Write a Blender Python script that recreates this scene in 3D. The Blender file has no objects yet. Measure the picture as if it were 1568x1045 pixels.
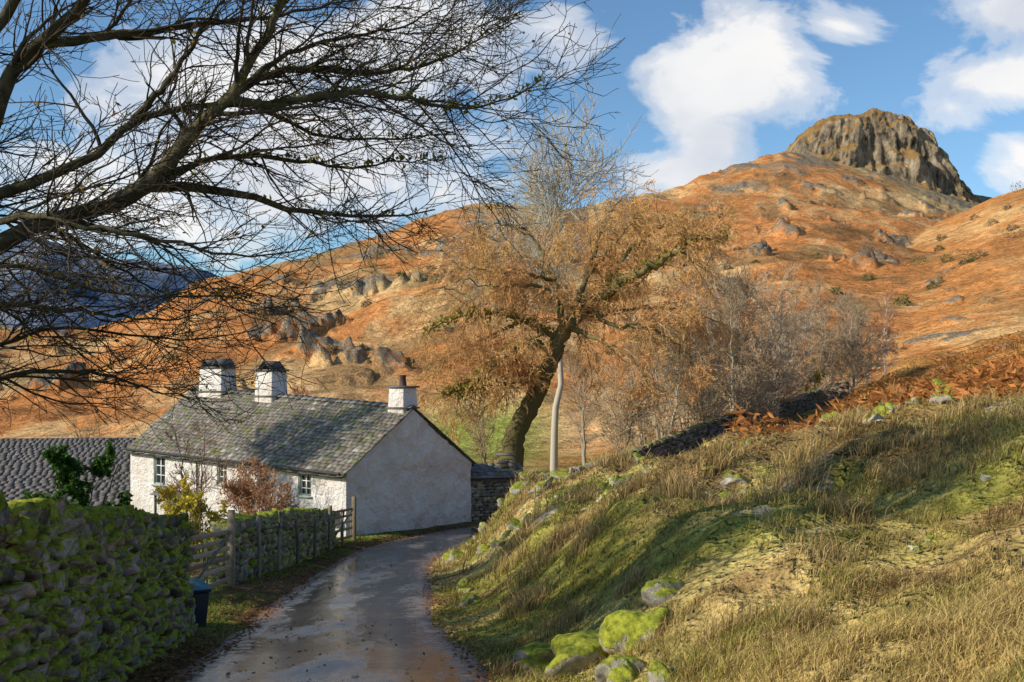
import bpy, bmesh, math, numpy as np
from mathutils import Vector
rng=np.random.default_rng(7)
FM=1524.0
def at(bx,by,d):
    "image point unprojected through the camera: bx,by in image pixels, d metres along the valley"
    return np.array([(bx-784)/FM*d, d, (590-by)/FM*d])
SUN=np.array([-0.93*math.cos(math.radians(27)),-0.36*math.cos(math.radians(27)),math.sin(math.radians(27))]); SUN/=np.linalg.norm(SUN)
# ---------------------------------------------------------------- noise
def _h(ix,iy,s):
    n=(ix.astype(np.int64)*374761393+iy.astype(np.int64)*668265263+s*69069+12345)&0xffffffff
    n=((n^(n>>13))*12741261)&0xffffffff
    n=((n^(n>>15))*40503)&0xffffffff
    return ((n^(n>>16))&0xffff)/65535.0
def vn(x,y,s=0):
    x=np.asarray(x,float);y=np.asarray(y,float)
    ix=np.floor(x);iy=np.floor(y);fx=x-ix;fy=y-iy
    fx=fx*fx*(3-2*fx);fy=fy*fy*(3-2*fy)
    a=_h(ix,iy,s);b=_h(ix+1,iy,s);c=_h(ix,iy+1,s);d=_h(ix+1,iy+1,s)
    return (a*(1-fx)+b*fx)*(1-fy)+(c*(1-fx)+d*fx)*fy
def fbm(x,y,s=0,o=4):
    t=0;a=.5;n=0
    for k in range(o):
        t=t+a*(vn(x,y,s+k*17)*2-1);n+=a;a*=.5
        x,y=x*1.9+y*.6+3.1,y*1.9-x*.6+7.7
    return t/n
def ss(a,b,x):
    t=np.clip((x-a)/(b-a),0,1);return t*t*(3-2*t)
# ---------------------------------------------------------------- mesh helpers
def link(ob,parent=None):
    bpy.context.scene.collection.objects.link(ob)
    if parent: ob.parent=parent
    return ob
def mk(name,V,Q,mat,col=None,parent=None,smooth=False,uv=None):
    V=np.asarray(V,np.float32).reshape(-1,3)
    me=bpy.data.meshes.new(name)
    me.vertices.add(len(V));me.vertices.foreach_set('co',V.ravel())
    Q=np.asarray(Q,np.int32);k=Q.shape[1]
    me.loops.add(Q.size);me.loops.foreach_set('vertex_index',Q.ravel())
    me.polygons.add(len(Q));me.polygons.foreach_set('loop_start',np.arange(0,Q.size,k,dtype=np.int32))
    me.update(calc_edges=True)
    if col is not None:
        c=np.ones((len(V),4),np.float32);c[:,:3]=np.asarray(col,np.float32).reshape(-1,3) if np.ndim(col)>1 else np.array(col)
        a=me.color_attributes.new('Col','FLOAT_COLOR','POINT');a.data.foreach_set('color',c.ravel())
    if smooth: me.polygons.foreach_set('use_smooth',np.ones(len(Q),bool))
    me.materials.append(mat)
    return link(bpy.data.objects.new(name,me),parent)
def empty(name,loc=(0,0,0)):
    e=bpy.data.objects.new(name,None);e.empty_display_size=.2;link(e);return e
BQ=np.array([[0,3,2,1],[4,5,6,7],[0,1,5,4],[1,2,6,5],[2,3,7,6],[3,0,4,7]])
class Acc:
    def __init__(s): s.V=[];s.Q=[];s.C=[];s.n=0
    def add(s,V,Q,c=(.5,.5,.5)):
        V=np.asarray(V,float);s.V.append(V);s.Q.append(np.asarray(Q)+s.n)
        c=np.asarray(c,float)
        s.C.append(np.broadcast_to(c,V.shape) if c.ndim==1 else c);s.n+=len(V)
    def hexa(s,p,c=(.5,.5,.5)): s.add(p,BQ,c)
    def box(s,o,ax,ay,az,c=(.5,.5,.5)):
        o=np.array(o,float);ax=np.array(ax,float);ay=np.array(ay,float);az=np.array(az,float)
        s.hexa([o,o+ax,o+ax+ay,o+ay,o+az,o+ax+az,o+ax+ay+az,o+ay+az],c)
    def cbox(s,c0,dims,rz=0,c=(.5,.5,.5)):
        ca,sa=math.cos(rz),math.sin(rz);a=np.array([ca,sa,0])*dims[0];b=np.array([-sa,ca,0])*dims[1];z=np.array([0,0,dims[2]])
        s.box(np.array(c0)-a/2-b/2,a,b,z,c)
    def obj(s,name,mat,parent=None,smooth=False):
        return mk(name,np.vstack(s.V),np.vstack(s.Q),mat,np.vstack(s.C),parent,smooth)
def bevel(ob,w=.01,seg=2):
    m=ob.modifiers.new('bev','BEVEL');m.width=w;m.segments=seg;m.limit_method='ANGLE'
# ---------------------------------------------------------------- materials
class NT:
    def __init__(s,nt): s.t=nt;s.t.nodes.clear()
    def n(s,ty,**kw):
        nd=s.t.nodes.new(ty)
        for k,v in kw.items(): setattr(nd,k,v)
        return nd
    def l(s,a,b): s.t.links.new(a,b)
    def setin(s,nd,i,v):
        if isinstance(v,bpy.types.NodeSocket): s.l(v,nd.inputs[i])
        else: nd.inputs[i].default_value=v
    def m(s,op,a,b=0.0,c=0.0,clamp=False):
        nd=s.n('ShaderNodeMath',operation=op,use_clamp=clamp)
        for i,v in enumerate((a,b,c)): s.setin(nd,i,v)
        return nd.outputs[0]
    def noise(s,vec,scale,detail=5,rough=.6,dist=0.0):
        nd=s.n('ShaderNodeTexNoise');
        if vec is not None: s.l(vec,nd.inputs['Vector'])
        nd.inputs['Scale'].default_value=scale;nd.inputs['Detail'].default_value=detail
        nd.inputs['Roughness'].default_value=rough;nd.inputs['Distortion'].default_value=dist
        return nd.outputs[0]
    def ramp(s,f,stops,interp='LINEAR'):
        nd=s.n('ShaderNodeValToRGB');nd.color_ramp.interpolation=interp
        e=nd.color_ramp.elements
        while len(e)<len(stops): e.new(.5)
        for i,(p,c) in enumerate(stops):
            e[i].position=p
            e[i].color=(c,c,c,1) if not hasattr(c,'__len__') else (*c,1)
        s.l(f,nd.inputs[0]);return nd.outputs[0]
    def mix(s,f,a,b,mode='MIX'):
        nd=s.n('ShaderNodeMix',data_type='RGBA',blend_type=mode)
        s.setin(nd,0,f)
        for i,v in ((6,a),(7,b)):
            if isinstance(v,bpy.types.NodeSocket): s.l(v,nd.inputs[i])
            else: nd.inputs[i].default_value=(*v,1)
        return nd.outputs[2]
    def bump(s,h,strength=.5,dist=.05,nin=None):
        nd=s.n('ShaderNodeBump');s.l(h,nd.inputs['Height']);nd.inputs['Strength'].default_value=strength;nd.inputs['Distance'].default_value=dist
        if nin is not None: s.l(nin,nd.inputs['Normal'])
        return nd.outputs[0]
    def bsdf(s,col,rough=.9,normal=None,spec=.2):
        b=s.n('ShaderNodeBsdfPrincipled');s.setin(b,'Base Color',col if isinstance(col,bpy.types.NodeSocket) else (*col,1))
        s.setin(b,'Roughness',rough);b.inputs['Specular IOR Level'].default_value=spec
        if normal is not None: s.l(normal,b.inputs['Normal'])
        return b
    def diff(s,col,normal=None):
        b=s.n('ShaderNodeBsdfDiffuse');s.l(col,b.inputs[0])
        if normal is not None: s.l(normal,b.inputs['Normal'])
        return b
    def out(s,sh):
        o=s.n('ShaderNodeOutputMaterial');s.l(sh,o.inputs[0])
def newmat(name):
    m=bpy.data.materials.new(name);m.use_nodes=True;return m,NT(m.node_tree)
def attr_mat(name,scale=4,lo=.6,hi=1.3,rough=.9,bstr=.5,bdist=.03,detail=5,spec=.15,trans=0,plain=False):
    m,t=newmat(name)
    c=t.n('ShaderNodeAttribute',attribute_name='Col').outputs['Color']
    if plain:
        b=t.diff(c);
    else:
        p=t.n('ShaderNodeNewGeometry').outputs['Position']
        f=t.noise(p,scale,detail)
        v=t.ramp(f,[(.28,lo),(.72,hi)])
        c=t.mix(1.0,c,v,'MULTIPLY')
        b=t.bsdf(c,rough,t.bump(f,bstr,bdist) if bstr else None,spec)
    if trans:
        tr=t.n('ShaderNodeBsdfTranslucent');t.l(c,tr.inputs[0])
        mx=t.n('ShaderNodeMixShader');mx.inputs[0].default_value=trans
        t.l(b.outputs[0],mx.inputs[1]);t.l(tr.outputs[0],mx.inputs[2]);t.out(mx.outputs[0])
    else: t.out(b.outputs[0])
    return m
M_bark=attr_mat('bark',9,.5,1.5,.95,.8,.03,3)
M_twig=attr_mat('twig_bark',trans=.2,plain=True)
M_leaf=attr_mat('foliage',trans=.42,plain=True)
M_grass=attr_mat('grass_blades',trans=.35,plain=True)
M_wood=attr_mat('weathered_wood',14,.6,1.3,.85,.5,.01)
M_slate=attr_mat('slate',3,.6,1.35,.7,.4,.02,spec=.3)
def stone_mat(name,moss):
    m,t=newmat(name)
    c=t.n('ShaderNodeAttribute',attribute_name='Col').outputs['Color']
    g=t.n('ShaderNodeNewGeometry');p=g.outputs['Position']
    f=t.noise(p,7,6,.65)
    c=t.mix(1.0,c,t.ramp(f,[(.25,.4),(.75,1.5)]),'MULTIPLY')
    li=t.ramp(t.noise(p,16,3,.6),[(.60,0.),(.66,1.)])
    c=t.mix(t.m('MULTIPLY',li,.5),c,(.5,.48,.40))
    sx=t.n('ShaderNodeSeparateXYZ');t.l(g.outputs['Normal'],sx.inputs[0])
    mn=t.noise(p,2.6,5,.7)
    k=t.m('ADD',t.m('ADD',t.m('MULTIPLY',sx.outputs[2],.25),mn),moss)
    k=t.ramp(k,[(.55,0.),(.64,1.)])
    mc=t.mix(t.ramp(t.noise(p,12,4,.7),[(.3,0.),(.7,1.)]),(.06,.075,.012),(.42,.45,.05))
    c=t.mix(k,c,mc)
    h=t.m('ADD',t.m('MULTIPLY',f,1.),t.m('MULTIPLY',k,.35))
    t.out(t.bsdf(c,.92,t.bump(h,.8,.05),.15).outputs[0]);return m
M_stone=stone_mat('mossy_wall_stone',.11)
M_stone_mid=stone_mat('wall_stone',.0)
M_stone_far=stone_mat('field_wall_stone',-.1)
M_boulder=stone_mat('bank_boulder_stone',-.02)
def mat_ground():
    m,t=newmat('terrain_ground')
    c=t.n('ShaderNodeAttribute',attribute_name='Col').outputs['Color']
    rk=t.n('ShaderNodeAttribute',attribute_name='rock').outputs['Fac']
    g=t.n('ShaderNodeNewGeometry');p=g.outputs['Position']
    f1=t.noise(p,3.0,4,.7);f2=t.noise(p,.16,6,.74);f4=t.noise(p,.7,5,.74)
    c=t.mix(1.0,c,t.ramp(f1,[(.3,.55),(.7,1.45)]),'MULTIPLY')
    c=t.mix(1.0,c,t.ramp(f2,[(.33,.62),(.5,1.),(.68,1.35)]),'MULTIPLY')
    c=t.mix(1.0,c,t.ramp(f4,[(.30,.42),(.5,1.),(.7,1.35)]),'MULTIPLY')
    rc=t.ramp(f4,[(.36,(.06,.048,.036)),(.5,(.22,.18,.13)),(.66,(.44,.38,.27))])
    k=t.ramp(t.m('ADD',rk,t.m('MULTIPLY',t.m('SUBTRACT',f4,.5),2.)),[(.42,0.),(.6,1.)])
    c=t.mix(k,c,rc)
    b=t.bump(f1,.7,.1);b=t.bump(f4,.9,.9,b);b=t.bump(f2,.6,1.6,b)
    t.out(t.diff(c,b).outputs[0]);return m
def mat_cliff():
    m,t=newmat('crag_rock')
    g=t.n('ShaderNodeNewGeometry');p=g.outputs['Position']
    mp=t.n('ShaderNodeMapping');t.l(p,mp.inputs[0]);mp.inputs['Scale'].default_value=(1,1,.4)
    f=t.noise(mp.outputs[0],.18,9,.78);f2=t.noise(p,.05,6,.65)
    c=t.ramp(f,[(.36,(.05,.042,.034)),(.46,(.24,.195,.14)),(.60,(.60,.49,.34))])
    c=t.mix(1.,c,t.ramp(f2,[(.35,.6),(.65,1.25)]),'MULTIPLY')
    sx=t.n('ShaderNodeSeparateXYZ');t.l(g.outputs['Normal'],sx.inputs[0])
    k=t.ramp(t.m('ADD',sx.outputs[2],t.m('MULTIPLY',f,.9)),[(.92,0.),(1.08,1.)])
    c=t.mix(k,c,t.mix(f,(.22,.12,.04),(.60,.38,.16)))
    t.out(t.diff(c,t.bump(f,1.,5.)).outputs[0]);return m
def mat_render():
    m,t=newmat('whitewashed_render')
    p=t.n('ShaderNodeNewGeometry').outputs['Position']
    f=t.noise(p,2.2,6,.6);f2=t.noise(p,9,6,.65);f3=t.noise(p,.7,4,.6)
    c=t.ramp(f,[(.3,(.76,.71,.66)),(.6,(.84,.81,.77))])
    c=t.mix(t.ramp(f3,[(.40,0.),(.66,.7)]),c,(.66,.55,.48))
    sx=t.n('ShaderNodeSeparateXYZ');t.l(p,sx.inputs[0])
    lo=t.m('MULTIPLY',t.ramp(t.m('MULTIPLY_ADD',sx.outputs[2],-.8,-4.6),[(.2,0.),(1.,1.)]),t.ramp(f2,[(.42,0.),(.6,.85)]))
    c=t.mix(lo,c,(.34,.32,.27))
    h=t.m('ADD',t.m('MULTIPLY',f,1.4),t.m('MULTIPLY',f2,.6))
    t.out(t.bsdf(c,.9,t.bump(h,.9,.25),.1).outputs[0]);return m
def mat_road():
    m,t=newmat('wet_asphalt')
    lat=t.n('ShaderNodeAttribute',attribute_name='Col').outputs['Color']
    s=t.n('ShaderNodeSeparateColor');t.l(lat,s.inputs[0]);e=s.outputs[0]
    p=t.n('ShaderNodeNewGeometry').outputs['Position']
    mp=t.n('ShaderNodeMapping');t.l(p,mp.inputs[0]);mp.inputs['Scale'].default_value=(1.6,.5,1);mp.inputs['Rotation'].default_value=(0,0,-.12)
    f=t.noise(mp.outputs[0],.9,6,.68);g=t.noise(p,60,2,.7);f2=t.noise(p,5,5,.65)
    wet=t.ramp(t.m('ADD',f,t.m('MULTIPLY',s.outputs[1],.10)),[(.40,0.),(.48,.5),(.58,1.)])
    c=t.mix(wet,t.mix(f2,(.11,.095,.082),(.21,.18,.155)),(.035,.036,.042))
    ed=t.ramp(t.m('ADD',e,t.m('MULTIPLY',t.m('SUBTRACT',f2,.5),1.2)),[(.68,0.),(.98,1.)])
    c=t.mix(ed,c,t.mix(g,(.08,.045,.025),(.28,.17,.10)))
    c=t.mix(1.,c,t.ramp(g,[(.3,.7),(.7,1.35)]),'MULTIPLY')
    c=t.mix(1.,c,t.ramp(f2,[(.3,.75),(.7,1.25)]),'MULTIPLY')
    r=t.m('MULTIPLY_ADD',wet,-.35,.46);r=t.m('MAXIMUM',r,t.m('MULTIPLY',ed,.85))
    bs=t.n('ShaderNodeBump');t.l(t.m('ADD',t.m('MULTIPLY',g,.45),t.m('MULTIPLY',f2,1.6)),bs.inputs['Height']);bs.inputs['Distance'].default_value=.01
    t.l(t.m('MULTIPLY_ADD',wet,-.40,.62),bs.inputs['Strength'])
    b=t.bsdf(c,r,bs.outputs[0],1.0)
    b.inputs['IOR'].default_value=1.75;t.out(b.outputs[0]);return m
def flat(name,col,rough=.6,spec=.3,sc=20,var=.15,bs=.2):
    m,t=newmat(name);p=t.n('ShaderNodeNewGeometry').outputs['Position'];f=t.noise(p,sc,4)
    c=t.mix(f,tuple(x*(1-var) for x in col),tuple(min(1,x*(1+var)) for x in col))
    t.out(t.bsdf(c,rough,t.bump(f,bs,.01),spec).outputs[0]);return m
M_ground=mat_ground();M_cliff=mat_cliff();M_render=mat_render();M_road=mat_road()
M_glass=flat('window_glass',(.02,.025,.03),.08,.6,2,.3,.05)
M_frame=flat('greygreen_paint',(.26,.32,.28),.5)
M_white=flat('white_paint',(.78,.78,.75),.5)
M_dark=flat('dark_iron',(.03,.03,.032),.5)
M_pot=flat('terracotta',(.10,.06,.05),.8)
M_bin=flat('teal_plastic',(.10,.22,.26),.5,.3,6,.2)
M_binb=flat('dark_plastic',(.03,.045,.05),.5,.4,6,.2)
M_core=flat('wall_core',(.02,.018,.015),1,.0)
# ---------------------------------------------------------------- road & terrain
RC=np.array([(-1.3,-15,-.45),(-1.6,0,-2.1),(-1.9,8,-2.98),(-2.2,12,-3.42),(-2.85,16.6,-3.93),(-3.4,22.5,-4.58),(-3.9,29,-5.29),(-4.1,35,-5.95),(-3.5,40.3,-6.42),(-1.5,44.6,-6.6),(1.6,48.1,-6.6),(5.5,52,-6.2),(11,59,-5.1),(18,70,-3.7),(29,90,-2.5),(45,115,-1),(70,140,1)],float)
HWY=[0,12,17,30,42,50];HWV=[1.95,1.85,1.6,1.55,1.9,1.6]
def cr(P,n):
    P=np.vstack([2*P[0]-P[1],P,2*P[-1]-P[-2]]);o=[]
    for i in range(1,len(P)-2):
        t=np.linspace(0,1,n,endpoint=False)[:,None];a,b,c,d=P[i-1:i+3]
        o.append(.5*((2*b)+(-a+c)*t+(2*a-5*b+4*c-d)*t*t+(-a+3*b-3*c+d)*t**3))
    o.append(P[-2][None]);return np.vstack(o)
RS=cr(RC,16)
RT=np.gradient(RS,axis=0);RTn=RT/np.linalg.norm(RT[:,:2],axis=1)[:,None]
def roadinfo(x,y):
    n=len(x);lat=np.full(n,999.);rz=np.zeros(n);ry=np.zeros(n)
    m=np.where((y<170))[0]
    for a in range(0,len(m),15000):
        i=m[a:a+15000];dx=x[i][:,None]-RS[None,:,0];dy=y[i][:,None]-RS[None,:,1]
        k=np.argmin(dx*dx+dy*dy,axis=1);r=np.arange(len(i));dx=dx[r,k];dy=dy[r,k]
        tx,ty=RTn[k,0],RTn[k,1]
        al=np.clip(dx*tx+dy*ty,-1,1)
        lt=dx*ty-dy*tx
        d=np.sqrt(dx*dx+dy*dy);lat[i]=np.where(d<3,lt,np.sign(lt)*d)
        rz[i]=RS[k,2]+al*RTn[k,2];ry[i]=RS[k,1]
    return lat,rz,ry
def tab(l): a=np.array(l,float);return (a[:,0]-784)/FM,(590-a[:,1])/FM
AX,AE=tab([(-900,500),(-300,490),(0,500),(150,505),(240,470),(300,434),(420,405),(500,385),(600,352),(680,322),(760,308),(850,318),(900,320),(930,308),(980,300),(1040,287),(1080,266),(1150,246),(1200,234),(1260,236),(1350,252),(1440,282),(1500,299),(1568,312),(2200,330)])
BX,BE=tab([(700,800),(1000,640),(1060,560),(1120,490),(1190,448),(1300,400),(1400,356),(1480,322),(1520,303),(1568,288),(1700,250),(2300,150)])
def hills(x,y):
    y=np.maximum(y,50);t=x/y
    z0=np.interp(t,[-.9,-.5,-.1,.08,.2,.3,.51,.9],[-11,-11,-8,-7.5,-4.5,-2,3,9])
    e=np.interp(t,AX,AE);D=np.interp(t,[-.6,-.35,-.1,.05,.2,.35,.52,.9],[330,350,420,450,600,680,700,700])
    d0=115.;s=(y-d0)/(D-d0);sc=np.clip(s,0,1)
    zr=e*D
    A=z0+(zr-z0)*sc**1.25
    env=np.sin(np.pi*np.clip(sc,0,1)**.8)
    A=A+env*(fbm(x/70,y/70,3,5)*11+fbm(x/22,y/26,14,4)*3.)
    reg=ss(-.27,-.2,t)*ss(.04,-.04,t)*ss(.28,.42,s)+ss(.12,.2,t)*ss(.5,.65,s)
    reg=np.clip(reg,0,1)
    kn=fbm(x/13,y/18,9,4)+(reg-1)*.2+.04*reg
    rockm=ss(.17,.23,kn)*ss(.15,.25,s)
    rg=1-2*np.abs(fbm(x/9,y/11,33,4))
    A=A+rockm*env*(.8+2.2*rg+2.8*fbm(x/3.6,y/4.6,35,3))
    A=A+ss(.85,1,s)*(fbm(x/14,y/40,12,4)*3.2)*(D/600)
    A=np.where(y>D,zr-(y-D)*.4,A);A=np.maximum(A,-25)
    eb=np.interp(t,BX,BE);DB=430.;s2=np.clip((y-d0)/(DB-d0),0,1)
    B=z0+(eb*DB-z0)*s2**1.15+np.sin(np.pi*s2)*(fbm(x/50,y/50,21,5)*4+fbm(x/15,y/15,23,3)*1.3)
    kb=fbm(x/12,y/12,29,4);rb=ss(.42,.50,kb);B=B+rb*1.4*np.sin(np.pi*s2)
    B=np.where(y>DB,eb*DB-(y-DB)*.25,B)
    isB=B>A
    H=np.maximum(A,B)
    rk=np.where(isB,rb*.7,rockm*(.42+.35*rg))
    rk=np.maximum(rk,np.where(~isB&(t>.2),ss(.62,.95,s)*ss(-.05,.3,fbm(x/16,y/20,31,4))*.7,0))
    return H,np.clip(rk,0,1),isB,s
def height(x,y,full=False):
    x=np.asarray(x,float);y=np.asarray(y,float)
    lat,rz,ry=roadinfo(x,y);hw=np.interp(ry,HWY,HWV)
    off=np.maximum(np.abs(lat)-hw,0)
    xe=np.interp(y,RC[:10,1],RC[:10,0])+1.6;xe=np.where(y>44,-1.0-0*y,xe)
    Bk=-1.4-.11*np.clip(y,-20,50)+.262*(x-xe)
    kn=fbm(x/5.5,y/5.5,50,4)*1.1+fbm(x/1.8,y/1.8,57,4)*.45+fbm(x/.5,y/.5,61,2)*.09
    Bk=Bk+kn*ss(0,3,off)
    Bk=Bk+.75*np.exp(-((x-.8)**2/9+(y-34)**2/30))+.4*np.exp(-((x-6)**2/20+(y-46)**2/9))
    Wr=np.where(ry<46,3.2,6.0)
    zr_=rz+(Bk-rz)*ss(0,1,off/Wr)
    V=-2.0-.11*np.clip(y,-20,44)-.4-.07*np.clip(-x-12,0,60)+fbm(x/8,y/8,70,3)*.25
    V=np.where(y>44,np.maximum(V,-9.5),V)
    Wl=np.where(ry<46,12.,9.)
    zl=rz+.08*ss(0,.6,off)+(V-rz)*ss(0,1,off/Wl)+fbm(x/1.2,y/1.2,77,3)*.07*ss(0,1,off)
    z=np.where(lat>0,zr_,zl)
    z=z-.06*(off<=.02)
    H,rk,isB,s=hills(x,y)
    w=ss(72,125,y)
    z=z*(1-w)+H*w
    if full: return z,lat,off,rk*w,isB,w,s
    return z
def hz(x,y): return height(np.array([x]),np.array([y]))[0]
def mixc(a,b,f): return a*(1-f[...,None])+b*f[...,None]
C=lambda *a: np.array(a,float)
def grasscol(x,y):
    n=fbm(x/3.,y/3.,80,4);n2=fbm(x/7,y/7,83,3);n3=fbm(x/1.1,y/1.1,87,3)
    c=mixc(C(.29,.265,.06)+0*x[...,None],C(.56,.42,.16),ss(-.35,.25,n+.6*n3))
    c=mixc(c,C(.21,.125,.055),ss(.02,.35,n2+.6*n3)*.75)
    br=ss(-.05,.4,(x-9)/28+(y-22)/55+n2*.5)
    c=mixc(c,C(.44,.19,.06),br*.8*ss(6,20,x+y*.25))
    c=mixc(c,C(.24,.25,.06),ss(2.6,.2,np.abs(x-(-.2)))*ss(22,10,y)*.6)
    return c
def build_ground():
    ys=list(np.arange(-14,6,.25));y=6.
    while y<900: ys.append(y);y+=max(.14,.0066*y)
    while y<5200: ys.append(y);y*=1.035
    ys=np.array(ys);nu=940
    u=np.linspace(-1,1,nu);X=u[None]*(14+.85*np.maximum(ys,0))[:,None];Y=np.repeat(ys[:,None],nu,1)
    x=X.ravel();y=Y.ravel()
    z,lat,off,rk,isB,w,s=height(x,y,True)
    c=grasscol(x,y)
    left=(lat<0)
    n=fbm(x/2,y/2,90,3);lc=mixc(C(.17,.105,.055)+0*x[:,None],C(.19,.21,.045),ss(-.1,.35,n+ss(0,1.2,off)*.3-.1))
    n4=fbm(x/14,y/14,95,3)
    lf=mixc(lc,C(.24,.23,.06),ss(45,60,y))
    lf=mixc(lf,C(.36,.24,.10),ss(60,95,y)*ss(-.3,.3,n4))
    c=np.where((left)[:,None],lf,c)
    n5=fbm(x/45,y/45,100,5);n6=fbm(x/12,y/22,103,4);n7=fbm(x/150,y/150,107,3);n8=fbm(x/5,y/9,109,3)
    hc=mixc(C(.56,.235,.08)+0*x[:,None],C(.70,.44,.20),ss(-.2,.4,n5+.5*n8))
    hc=mixc(hc,C(.25,.145,.065),ss(.05,.4,n6+.5*n8)*.7)
    hc=mixc(hc,C(.46,.38,.18),ss(.05,.4,n7+.5*n5)*.6)
    hb=mixc(C(.60,.26,.085)+0*x[:,None],C(.72,.43,.18),ss(-.3,.4,n5+.5*n6+.4*n8))
    hb=mixc(hb,C(.33,.16,.06),ss(.05,.45,n8-n5)*.55)
    hc=np.where(isB[:,None],hb,hc)
    t=x/np.maximum(y,1)
    hc=mixc(hc,C(.34,.36,.08),ss(160,135,y)*ss(.1,.02,np.abs(t+.03)))
    c=mixc(c,hc,w)
    c=mixc(c,C(.09,.10,.10),ss(900,1100,y))
    i=np.arange(len(ys)-1)[:,None]*nu+np.arange(nu-1)[None]
    Q=np.stack([i,i+1,i+nu+1,i+nu],-1).reshape(-1,4)
    ob=mk('ground',np.stack([x,y,z],1),Q,M_ground,c,smooth=True)
    nb=ss(.2,.4,fbm(x/2.2,y/2.2,120,4))*ss(1.2,2.5,off)*(lat>0)*ss(.0,.3,fbm(x/7,y/7,122,2)+.15)*(1-w)
    rk=np.maximum(rk,nb*.6)
    a=ob.data.attributes.new('rock','FLOAT','POINT');a.data.foreach_set('value',rk.astype(np.float32))
build_ground()
def build_road():
    n=21;lat=np.linspace(-1,1,n);V=[];Cc=[]
    P=cr(RC,40);T=np.gradient(P,axis=0);T/=np.linalg.norm(T[:,:2],axis=1)[:,None]
    hw=np.interp(P[:,1],HWY,HWV)+.05
    for i,p in enumerate(P):
        r=np.array([T[i,1],-T[i,0]])
        wj=1+.07*(vn(np.array([p[1]*.9]),np.array([3.]),4)[0]-.5)*2
        x=p[0]+r[0]*lat*hw[i]*wj;y=p[1]+r[1]*lat*hw[i]*wj
        z=p[2]+.012-.05*lat**2+.01*fbm(x/1.5,y/1.5,140,2)-.03*(np.abs(lat)>.98)
        V.append(np.stack([x,y,z],1));tr=np.exp(-((np.abs(lat)-.42)/.2)**2)
        Cc.append(np.stack([np.abs(lat),tr,0*lat],1))
    i=np.arange(len(P)-1)[:,None]*n+np.arange(n-1)[None]
    Q=np.stack([i,i+1,i+n+1,i+n],-1).reshape(-1,4)
    mk('road',np.vstack(V),Q,M_road,np.vstack(Cc),smooth=True)
build_road()
# ---------------------------------------------------------------- distant mountain
def distant():
    px=np.array([-900,-500,-100,0,60,110,150,200,260,310,360,430,520,700,1000]);py=np.array([330,360,385,378,366,380,398,398,408,414,440,465,500,540,580])
    t=np.linspace(-1.1,.15,260);e=np.interp(t,(px-784)/FM,(590-py)/FM)
    dd=np.linspace(1500,3600,90);V=[];Cc=[]
    for d in dd:
        s=(d-1500)/1300;pr=np.where(s<1,s**1.1,1-(s-1)*1.5);pr=np.clip(pr,0,1)
        x=t*d;y=np.full_like(x,d);z=-25+(e*2800+25)*pr+fbm(x/300,y/300,200,5)*70*np.sin(np.pi*min(s,1))+fbm(x/90,y/90,203,4)*14
        V.append(np.stack([x,y,z],1))
        n=fbm(x/250,y/250,210,4);Cc.append(mixc(C(.07,.11,.19)+0*x[:,None],C(.18,.20,.24),ss(-.2,.4,n)))  # blue of aerial haze painted into the fell's vertex colours
    n=len(t);i=np.arange(len(dd)-1)[:,None]*n+np.arange(n-1)[None]
    mk('distant_mountain',np.vstack(V),np.stack([i,i+1,i+n+1,i+n],-1).reshape(-1,4),attr_mat('painted_haze_fell',.012,.7,1.3,1,.6,20,8,0),np.vstack(Cc),smooth=True)
distant()
# ---------------------------------------------------------------- crag
def crag(name,d,tabl,zb,depth,seed,jag=1.,y0=0):
    "buttressed rock mass: top follows a summit profile given in image pixels"
    tb=np.array(tabl,float);xs=(tb[:,0]-784)/FM*d;zt=(590-tb[:,1])/FM*d
    cx=(xs[0]+xs[-1])/2;hw=(xs[-1]-xs[0])/2;nt=680;nv=130
    th=np.linspace(0,2*np.pi,nt,endpoint=False);v=np.linspace(0,1,nv);TH,VV=np.meshgrid(th,v)
    ct,st=np.cos(TH),np.sin(TH)
    prof=np.where(VV<.75,1.15-.47*(VV/.75)**1.25,.68*(1-VV)/.25)
    side=np.minimum(VV/.75,1)
    fade=np.where(VV<.75,1,(1-VV)/.25)
    b1=1-2*np.abs(fbm(ct*4.4+7,st*4.4+VV*1.3,seed,4));b2=1-2*np.abs(fbm(ct*12+3,st*12+VV*2.5,seed+9,4))
    led=fbm(ct*3.5+st,VV*11+st*2,seed+5,4);lump=fbm(ct*6+VV*4,st*6-VV*3,seed+7,4)
    rad=prof*(1+jag*(.15*b1+.08*b2+.08*led+.09*lump)*fade)
    x=cx+hw*np.sign(ct)*np.abs(ct)**.85*np.minimum(rad*1.08,1.25);y=d+y0+depth*st*rad
    top=np.interp(x,xs,zt)
    top=top+fbm(x/10,y/10,seed+21,4)*6.*jag-np.abs(fbm(x/3.5,y/3.5,seed+22,3))*3.5*jag-6*np.clip((d+y0-y)/depth,0,1)**2*1.5
    z=zb+(top-zb)*(side**.92+.03*led*np.sin(np.pi*side))
    V=np.stack([x,y,z],-1).reshape(-1,3)
    i=np.arange(nv-1)[:,None]*nt;j=np.arange(nt)[None];j2=(j+1)%nt
    Q=np.stack([i+j,i+j2,i+nt+j2,i+nt+j],-1).reshape(-1,4)
    mk(name,V,Q,M_cliff,smooth=False)
crag('rocky_crag',690,[(1160,292),(1196,250),(1210,224),(1230,206),(1256,190),(1290,185),(1330,182),(1360,187),(1374,203),(1396,214),(1404,232),(1424,248),(1436,272),(1470,305)],112,52,300)
crag('rock_outcrop',630,[(1352,330),(1366,308),(1385,292),(1415,289),(1440,302),(1452,325)],92,14,340,1.3)
crag('rock_outcrop',620,[(1220,345),(1235,325),(1262,308),(1300,303),(1335,316),(1350,335)],80,14,350,1.3)
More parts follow.
